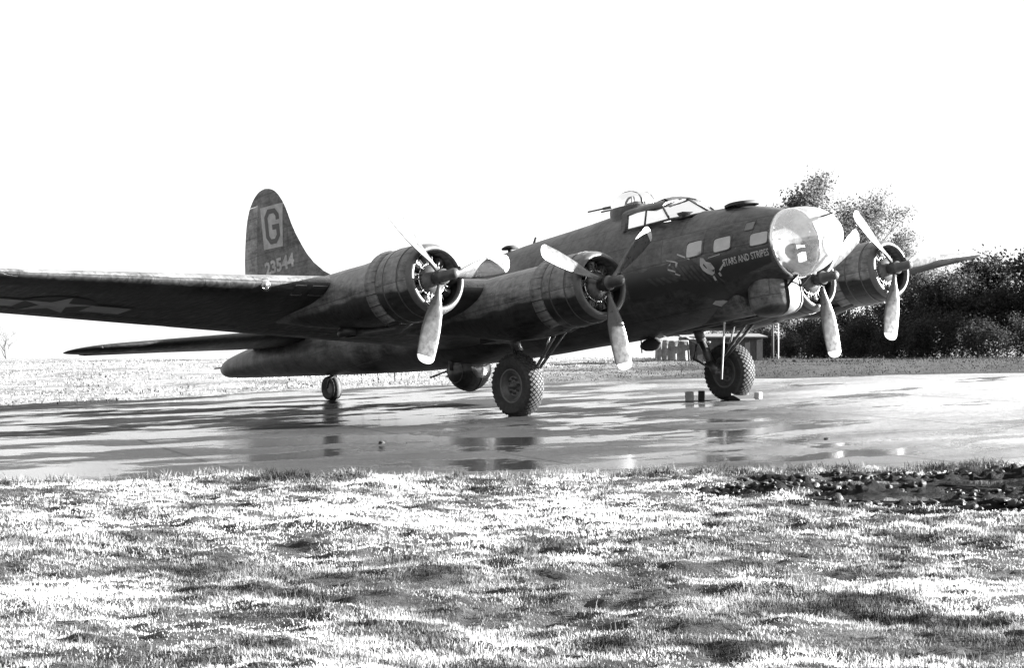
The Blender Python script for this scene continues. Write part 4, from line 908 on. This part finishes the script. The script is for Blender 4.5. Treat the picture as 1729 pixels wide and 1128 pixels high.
# far turf beyond the pavement
GF = grass_mat('far_grass', .22, .3)
n = 110000; ang = rng.uniform(R(-19), R(19), n); d = 52+70*rng.random(n)**1.3; px = CX+d*(FV.x*np.cos(ang)+RV.x*np.sin(ang)); py = CY+d*(FV.y*np.cos(ang)+RV.y*np.sin(ang))
k = (pad_out(px, py) > .05) & (rng.random(n) < np.clip((vnoise(px*.45, py*.45, 61)*.6+vnoise(px*1.7, py*1.7, 62)*.4-.36)*4, .03, 1)) & (np.hypot(px+6, py-34)+6*(vnoise(px*.3, py*.3, 92)-.5) > 29); px, py = px[k], py[k]
blades('far_grass', px, py, rng.uniform(.03, .11, len(px)), rng.uniform(.02, .05, len(px)), 'tufted rough grass beyond the far side of the hardstand', GF, 1.0)
n = 60000; t = rng.uniform(0, 2*math.pi, n); q = 30*np.sqrt(rng.random(n)); px = -6+q*np.cos(t); py = 34+q*np.sin(t); k = (pad_out(px, py) > .05) & (py < 44) & (np.hypot(px-27.2, py+31.1) > 50); px, py = px[k], py[k]
blades('far_grass', px, py, rng.uniform(.02, .07, len(px)), rng.uniform(.015, .035, len(px)), 'darker short grass between the hardstand and the hedgerow at the right', grass_mat('dark_grass', .022, .3), .9)
# taller dead weeds before the hedge
n = 5000; uu = rng.uniform(-8, 30, n); vv = rng.uniform(74, 84, n); px = CX+FV.x*vv+RV.x*(uu); py = CY+FV.y*vv+RV.y*uu; k = (uu > 6) & (rng.random(n) < np.clip((vnoise(px*.6, py*.6, 71)-.35)*3, .05, 1))
blades('weeds', px[k], py[k], rng.uniform(.04, .18, k.sum()), rng.uniform(.015, .035, k.sum()), 'tall dry weeds in front of the hedgerow', grass_mat('weed_stems', .02, .3), .7)

# mud clods
n = 7000; t = rng.uniform(0, 2*math.pi, n); q = np.sqrt(rng.random(n))*4.3; px = mc[0]+q*np.cos(t); py = mc[1]+q*np.sin(t); mi_ = mud_in(px, py); k = (mi_ > .0) & (pad_out(px, py) > .1) & (vnoise(px*1.3, py*1.3, 81) > .22) & (pool_k(px, py, 1.35, .1) < .1); px, py = px[k], py[k]
ico = bmesh.new(); bmesh.ops.create_icosphere(ico, subdivisions=2, radius=1); iv = np.array([v.co[:] for v in ico.verts]); ico.faces.ensure_lookup_table(); itri = np.array([[v.index for v in f.verts] for f in ico.faces]); ico.free()
n = len(px); r = .010+.05*rng.random(n)**3.2; pz = ground_h(px, py)
Vv = iv[None]*(1+.75*(rng.random((n, len(iv), 1))-.5))*r[:, None, None]*rng.uniform(.6, 1.4, (n, 1, 3))*np.array([1, 1, .75]); Vv += np.stack([px, py, pz+r*.15], -1)[:, None]
Ff = (itri[None]+(np.arange(n)*len(iv))[:, None, None]).reshape(-1, 3)
mudm = mat('wet_mud', .007, .6, var=.8, vs=9, rvar=.3, bump=.006, bs=60, spec=.3)
mo = mk('mud_clods', Vv.reshape(-1, 3), Ff, mudm, smooth=True); tag(mo, 'churned wet mud clods at the pavement edge on the right', None, None, 'stuff')
# standing water in the ruts
wm = mat('standing_water', .02, .03, var=.0, spec=.8)
def water(x, y, rx, ry, rz, label):
    b = MB(); n_ = 40; ring = []
    for k in range(n_):
        t = 2*math.pi*k/n_; rr = 1.25; ring.append((rx*rr*math.cos(t), ry*rr*math.sin(t), 0))
    b.add([(0, 0, 0)]+ring, [(0, 1+k, 1+(k+1) % n_) for k in range(n_)])
    zl = float(tz(y))+.02
    o = b.build('puddle_water', wm, None, (x, y, zl)); o.rotation_euler = (0, 0, rz); tag(o, label, None, None, 'structure')
for (px_, py_, rx, ry, rz), lab in zip(POOLS, ('bright standing water in the middle of the churned mud', 'narrow puddle along the left part of the mud', 'small puddle near the right end of the mud', 'shallow puddle along the near side of the mud')):
    water(px_, py_, rx*1.02, ry*1.05, rz, lab)

# ------------------------------------------------------------------ hedgerow, trees
def leaf_mat(name, c, tr=.4):
    m = grass_mat(name, c, tr); return m
LM = [leaf_mat('hedge_leaves', .028, .3), leaf_mat('tree_leaves', .08, .5)]
BK = mat('bark', .035, .85, var=.4, vs=6, bump=.02, bs=12)
def grow(seed, height, spread, lean=0., base_r=.13, levels=4, start=.25, up=.55):
    rg = random.Random(seed); segs = []; tips = []
    def rec(p, d, ln, r, lv):
        n = 3; pts = [p]; q = p.copy(); dd = d.copy()
        for i in range(n):
            dd = (dd+Vector((rg.uniform(-.22, .22), rg.uniform(-.22, .22), rg.uniform(-.05, .15)))).normalized(); q = q+dd*ln/n; pts.append(q.copy())
            if lv <= 2: tips.append((q.copy(), lv))
        segs.append((pts, [r*(1-.45*i/n) for i in range(n+1)]))
        if lv == 0: return
        k = rg.choice((3, 4)) if lv < levels else rg.choice((5, 6, 7))
        for i in range(k):
            f = start+(1-start)*(i+rg.random())/k if lv == levels else .35+.65*rg.random()
            idx = min(int(f*n), n-1); bp = pts[idx].lerp(pts[idx+1], f*n-idx)
            a = rg.uniform(0, 2*math.pi); sd = Vector((math.cos(a)*spread, math.sin(a)*spread, up)).normalized()
            rec(bp, (sd*.8+dd*.35).normalized(), ln*rg.uniform(.45, .68), r*.5, lv-1)
    rec(Vector((0, 0, -.1)), Vector((lean, 0, 1)).normalized(), height*.72, base_r, levels); return segs, tips
def tree_meshes(seed, height, spread, leaves, lsize, lm, low=False, clump=.34, levels=4, base_r=.13, start=.25, up=.55):
    segs, tips = grow(seed, height, spread, random.Random(seed).uniform(-.12, .12), base_r, levels, start, up)
    tb_, bb = MB(), MB()
    for i, (pts, rs) in enumerate(segs):
        (tb_ if i == 0 else bb).tube(pts, rs, 6 if i == 0 else (4 if rs[0] > .02 else 3), False)
    rg = np.random.default_rng(seed); T = np.array([t[0][:] for t in tips]); T = T[T[:, 2] > (.1 if low else height*.2)]
    if low:
        ex = rg.uniform(-1, 1, (len(T)//2, 3))*np.array([height*.42, height*.42, 0])+np.array([0, 0, 1])*rg.uniform(.05, height*.5, (len(T)//2, 1)); T = np.concatenate([T, ex])
    w = rg.random(len(T))**1.5+.05; w /= w.sum(); idx = rg.choice(len(T), leaves, p=w); c = T[idx]+rg.normal(0, clump, (leaves, 3))*np.array([1, 1, .7]); c[:, 2] = np.maximum(c[:, 2], .03)
    nrm = rg.normal(0, 1, (leaves, 3)); nrm /= np.linalg.norm(nrm, axis=1)[:, None]; a = np.cross(nrm, rg.normal(0, 1, (leaves, 3))); a /= np.linalg.norm(a, axis=1)[:, None]; b_ = np.cross(nrm, a)
    s = lsize*rg.uniform(.5, 1.3, (leaves, 1)); V = np.stack([c-a*s*.5, c+b_*s*.3, c+a*s*.5, c-b_*s*.3], 1).reshape(-1, 3); F = np.arange(leaves*4).reshape(-1, 4)
    me = bpy.data.meshes.new('crown'); me.from_pydata(V.tolist(), [], F.tolist()); at = me.attributes.new('tone', 'FLOAT', 'POINT')
    tn = rg.uniform(.5, 1.5, len(T))[idx]*rg.uniform(.6, 1.4, leaves); at.data.foreach_set('value', np.repeat(tn, 4).astype(np.float32)); me.materials.append(lm)
    mt = bpy.data.meshes.new('trunk'); mt.from_pydata([tuple(p) for p in tb_.V], [], tb_.F); mt.materials.append(BK)
    ml = bpy.data.meshes.new('branches'); ml.from_pydata([tuple(p) for p in bb.V], [], bb.F); ml.materials.append(BK); return mt, ml, me
KIND = {'hedge': [tree_meshes(100+i, 4.6, .75, 8000, .20, LM[0], False, .40, 4, .09, .05, .5) for i in range(4)],
        'shrub': [tree_meshes(200+i, 2.6, .9, 6000, .13, LM[0], True, .34, 3, .05, .02, .45) for i in range(3)],
        'airy': [tree_meshes(300+i, 10.5, .8, 15000, .22, LM[1], False, .42, 5, .2, .35, .6) for i in range(4)],
        'bare': [tree_meshes(400, 2.6, .8, 60, .08, LM[0], False, .3, 4, .06, .05, .5)]}
for kk in KIND['bare']: pass
def tree(kind, i, x, y, sc, rz, label, name, cat, group=None, zs=1.):
    mt, ml, me = KIND[kind][i % len(KIND[kind])]; e = bpy.data.objects.new(name, None); col.objects.link(e); e.location = (x, y, gz(x, y)-.05); e.rotation_euler = (0, 0, rz); e.scale = (sc, sc, sc*zs)
    tag(e, label, cat, group); link('trunk', mt, None, e); link('branches', ml, None, e); link('crown', me, None, e); return e
def vp(px_, D):   # place by bearing (as a pixel column of the photograph) and distance
    return CX+D*(FV.x+RV.x*(px_-864)/3506), CY+D*(FV.y+RV.y*(px_-864)/3506)
HL = 'dense dark hedge tree in the tall hedgerow at the right behind the bomber'
for i, (c, D, sc) in enumerate([(1560, 93, .85), (1592, 90, .95), (1622, 94, .92), (1652, 89, 1.0), (1684, 92, .98), (1716, 88, 1.0), (1748, 91, 1.03), (1785, 88, 1.0), (1820, 90, 1.05), (1860, 87, 1.0), (1530, 95, .75), (1505, 98, .7), (1600, 97, .8), (1700, 96, .9), (1640, 98, .85)]):
    x, y = vp(c, D); tree('hedge', i, x, y, sc*(.60+.24*((i*7) % 5)/4), i*1.7, HL, 'hedge_tree', 'tree', 'dark trees of the tall hedgerow')
SL = 'low dark shrub in the hedge line running behind the nose and far propellers'
for i, (c, D, sc) in enumerate([(1210, 108, .72), (1240, 104, .8), (1270, 106, .85), (1300, 100, .85), (1330, 102, .95), (1362, 98, 1.0), (1392, 100, 1.05), (1420, 95, 1.05), (1450, 97, 1.1), (1478, 92, 1.05), (1506, 94, 1.15), (1535, 89, 1.0), (1565, 87, .9), (1600, 86, .8), (1640, 85, .75), (1385, 94, .8), (1440, 91, .75), (1500, 88, .7), (1325, 96, .65), (1290, 94, .5), (1680, 85, .7), (1720, 84, .75), (1765, 84, .7)]):
    x, y = vp(c, D); tree('shrub', i, x, y, sc*.78, i*2.3, SL, 'hedge_shrub', 'shrub', 'low shrubs of the hedge line')
for i, (c, D, sc, lab) in enumerate([(1388, 122, .80, 'tall leafy tree rising directly behind the clear nose cone'), (1440, 128, .68, 'tall tree rising just right of the nose cone, behind the raised propeller blade'), (1490, 124, .62, 'thin pale tree behind the far outboard engine'), (1542, 126, .50, 'smaller pale tree right of the far outboard engine, left of the dark hedgerow'), (1345, 130, .55, 'tree mostly hidden behind the nose of the bomber')]):
    x, y = vp(c, D); tree('airy', i, x, y, sc, i*2.1, lab, 'tree', 'tree')
x, y = vp(10, 215); tree('bare', 0, x, y, 1.25, .4, 'small bare bush on the horizon at the far left edge', 'bare_bush', 'bush')

# ------------------------------------------------------------------ shed with tarpaulin under the nose, posts, bench
def frame_at(px_, D, rz=0.):
    x, y = vp(px_, D); e = math.atan2(RV.y, RV.x)+rz; return Vector((x, y, gz(x, y))), e
pos, ro = frame_at(1218, 83, .12)
shed = bpy.data.objects.new('shed', None); col.objects.link(shed); shed.location = pos; shed.rotation_euler = (0, 0, ro); tag(shed, 'low dark plank shed seen under the nose behind the far main wheel', 'shed')
pl = MB(); pl.box((0, 0, .5), (.225, .035, 1.0)); plk = None
for i in range(13):
    o = (pl.build('wall_plank', M['wood'], shed, (-1.5+.24*i, -.6+.012*(i % 2), 0), smooth=False) if i == 0 else link('wall_plank', plk, None, shed, (-1.5+.24*i, -.6+.012*(i % 2), .01*((i*7) % 3))))
    plk = o.data
for sx_ in (-1.62, 1.5):
    b = MB(); b.box((sx_, 0, .5), (.04, 1.2, 1.0)); b.build('end_wall', M['wood'], shed, smooth=False)
b = MB(); b.box((0, .6, .5), (3.1, .04, 1.0)); b.build('back_wall', M['wood'], shed, smooth=False)
b = MB(); b.box((-.05, 0, 1.06), (3.5, 1.5, .05), Matrix.Rotation(R(5), 3, 'X')); b.build('roof', M['mgrey'], shed, smooth=False)
# tarpaulin: draped cloth over a low stack at the left of the shed
pos, ro = frame_at(1132, 82, .05)
def cloth(w, h, d, seed, topz):
    nx_, nz_ = 46, 26; V = []; F = []
    for j in range(nz_):
        for i in range(nx_):
            u = i/(nx_-1); t = j/(nz_-1); x = (u-.5)*w*(1+.1*t)
            if t < .35: y = d*.5-(t/.35)*d; z = topz+.05*math.sin(u*7+seed)*(1-t)-.10*u
            else: q = (t-.35)/.65; y = -d*.5-.12*q-.05*math.sin(u*34+3*math.sin(u*5))*q; z = (topz-.10*u)*(1-q)+.02
            V.append((x, y, z))
    for j in range(nz_-1):
        for i in range(nx_-1): a = j*nx_+i; F.append((a, a+1, a+1+nx_, a+nx_))
    return V, F
V, F = cloth(1.25, 1, .8, 1, .86); o = mk('tarpaulin', V, F, M['canvas'], None, pos); o.rotation_euler = (0, 0, ro); sol = o.modifiers.new('thickness', 'SOLIDIFY'); sol.thickness = .012; tag(o, 'pale tarpaulin hanging in folds over a low stack beside the shed', 'tarpaulin')
pos, ro = frame_at(1150, 81, .25)
V = []; F = []; nx_, ny_ = 30, 16
for j in range(ny_):
    for i in range(nx_):
        u, t = i/(nx_-1), j/(ny_-1); V.append(((u-.5)*2.1, (t-.5)*.9, .95+.16*math.exp(-((u-.25)/.2)**2)-.35*max(u-.45, 0)**1.2*(1+.3*math.sin(t*9))-.12*t*math.sin(u*8)+.03*math.sin(u*40+t*5)))
for j in range(ny_-1):
    for i in range(nx_-1): a = j*nx_+i; F.append((a, a+1, a+1+nx_, a+nx_))
o = mk('canvas_cover', V, F, M['canvas'], None, pos); o.rotation_euler = (0, 0, ro); sol = o.modifiers.new('thickness', 'SOLIDIFY'); sol.thickness = .012; tag(o, 'crumpled canvas sheet thrown over the left end of the shed roof', 'canvas sheet')
for c, w, mm, lab in ((1304, .10, M['wood'], 'thick upright timber post right of the far main wheel'), (1313, .05, M['concrete_block'], 'thin pale upright post right of the thick timber post')):
    pos, ro = frame_at(c, 82); b = MB(); b.tube([(0, 0, -.1), (.01, 0, .7), (0, .01, 1.42)], [w*.6, w*.55, w*.45], 8); o = b.build('post', mm, None, pos); tag(o, lab, 'post')
pos, ro = frame_at(1322, 79); b = MB(); b.box((0, 0, .10), (1.15, .22, .035)); o = b.build('plank', M['concrete_block'], None, pos, smooth=False); o.rotation_euler = (0, 0, ro); tag(o, 'long pale plank lying low in front of the posts', 'plank')
for q in (-.4, .4):
    b2 = MB(); b2.box((q, 0, .03), (.08, .2, .12)); b2.build('rest', M['wood'], o, smooth=False)
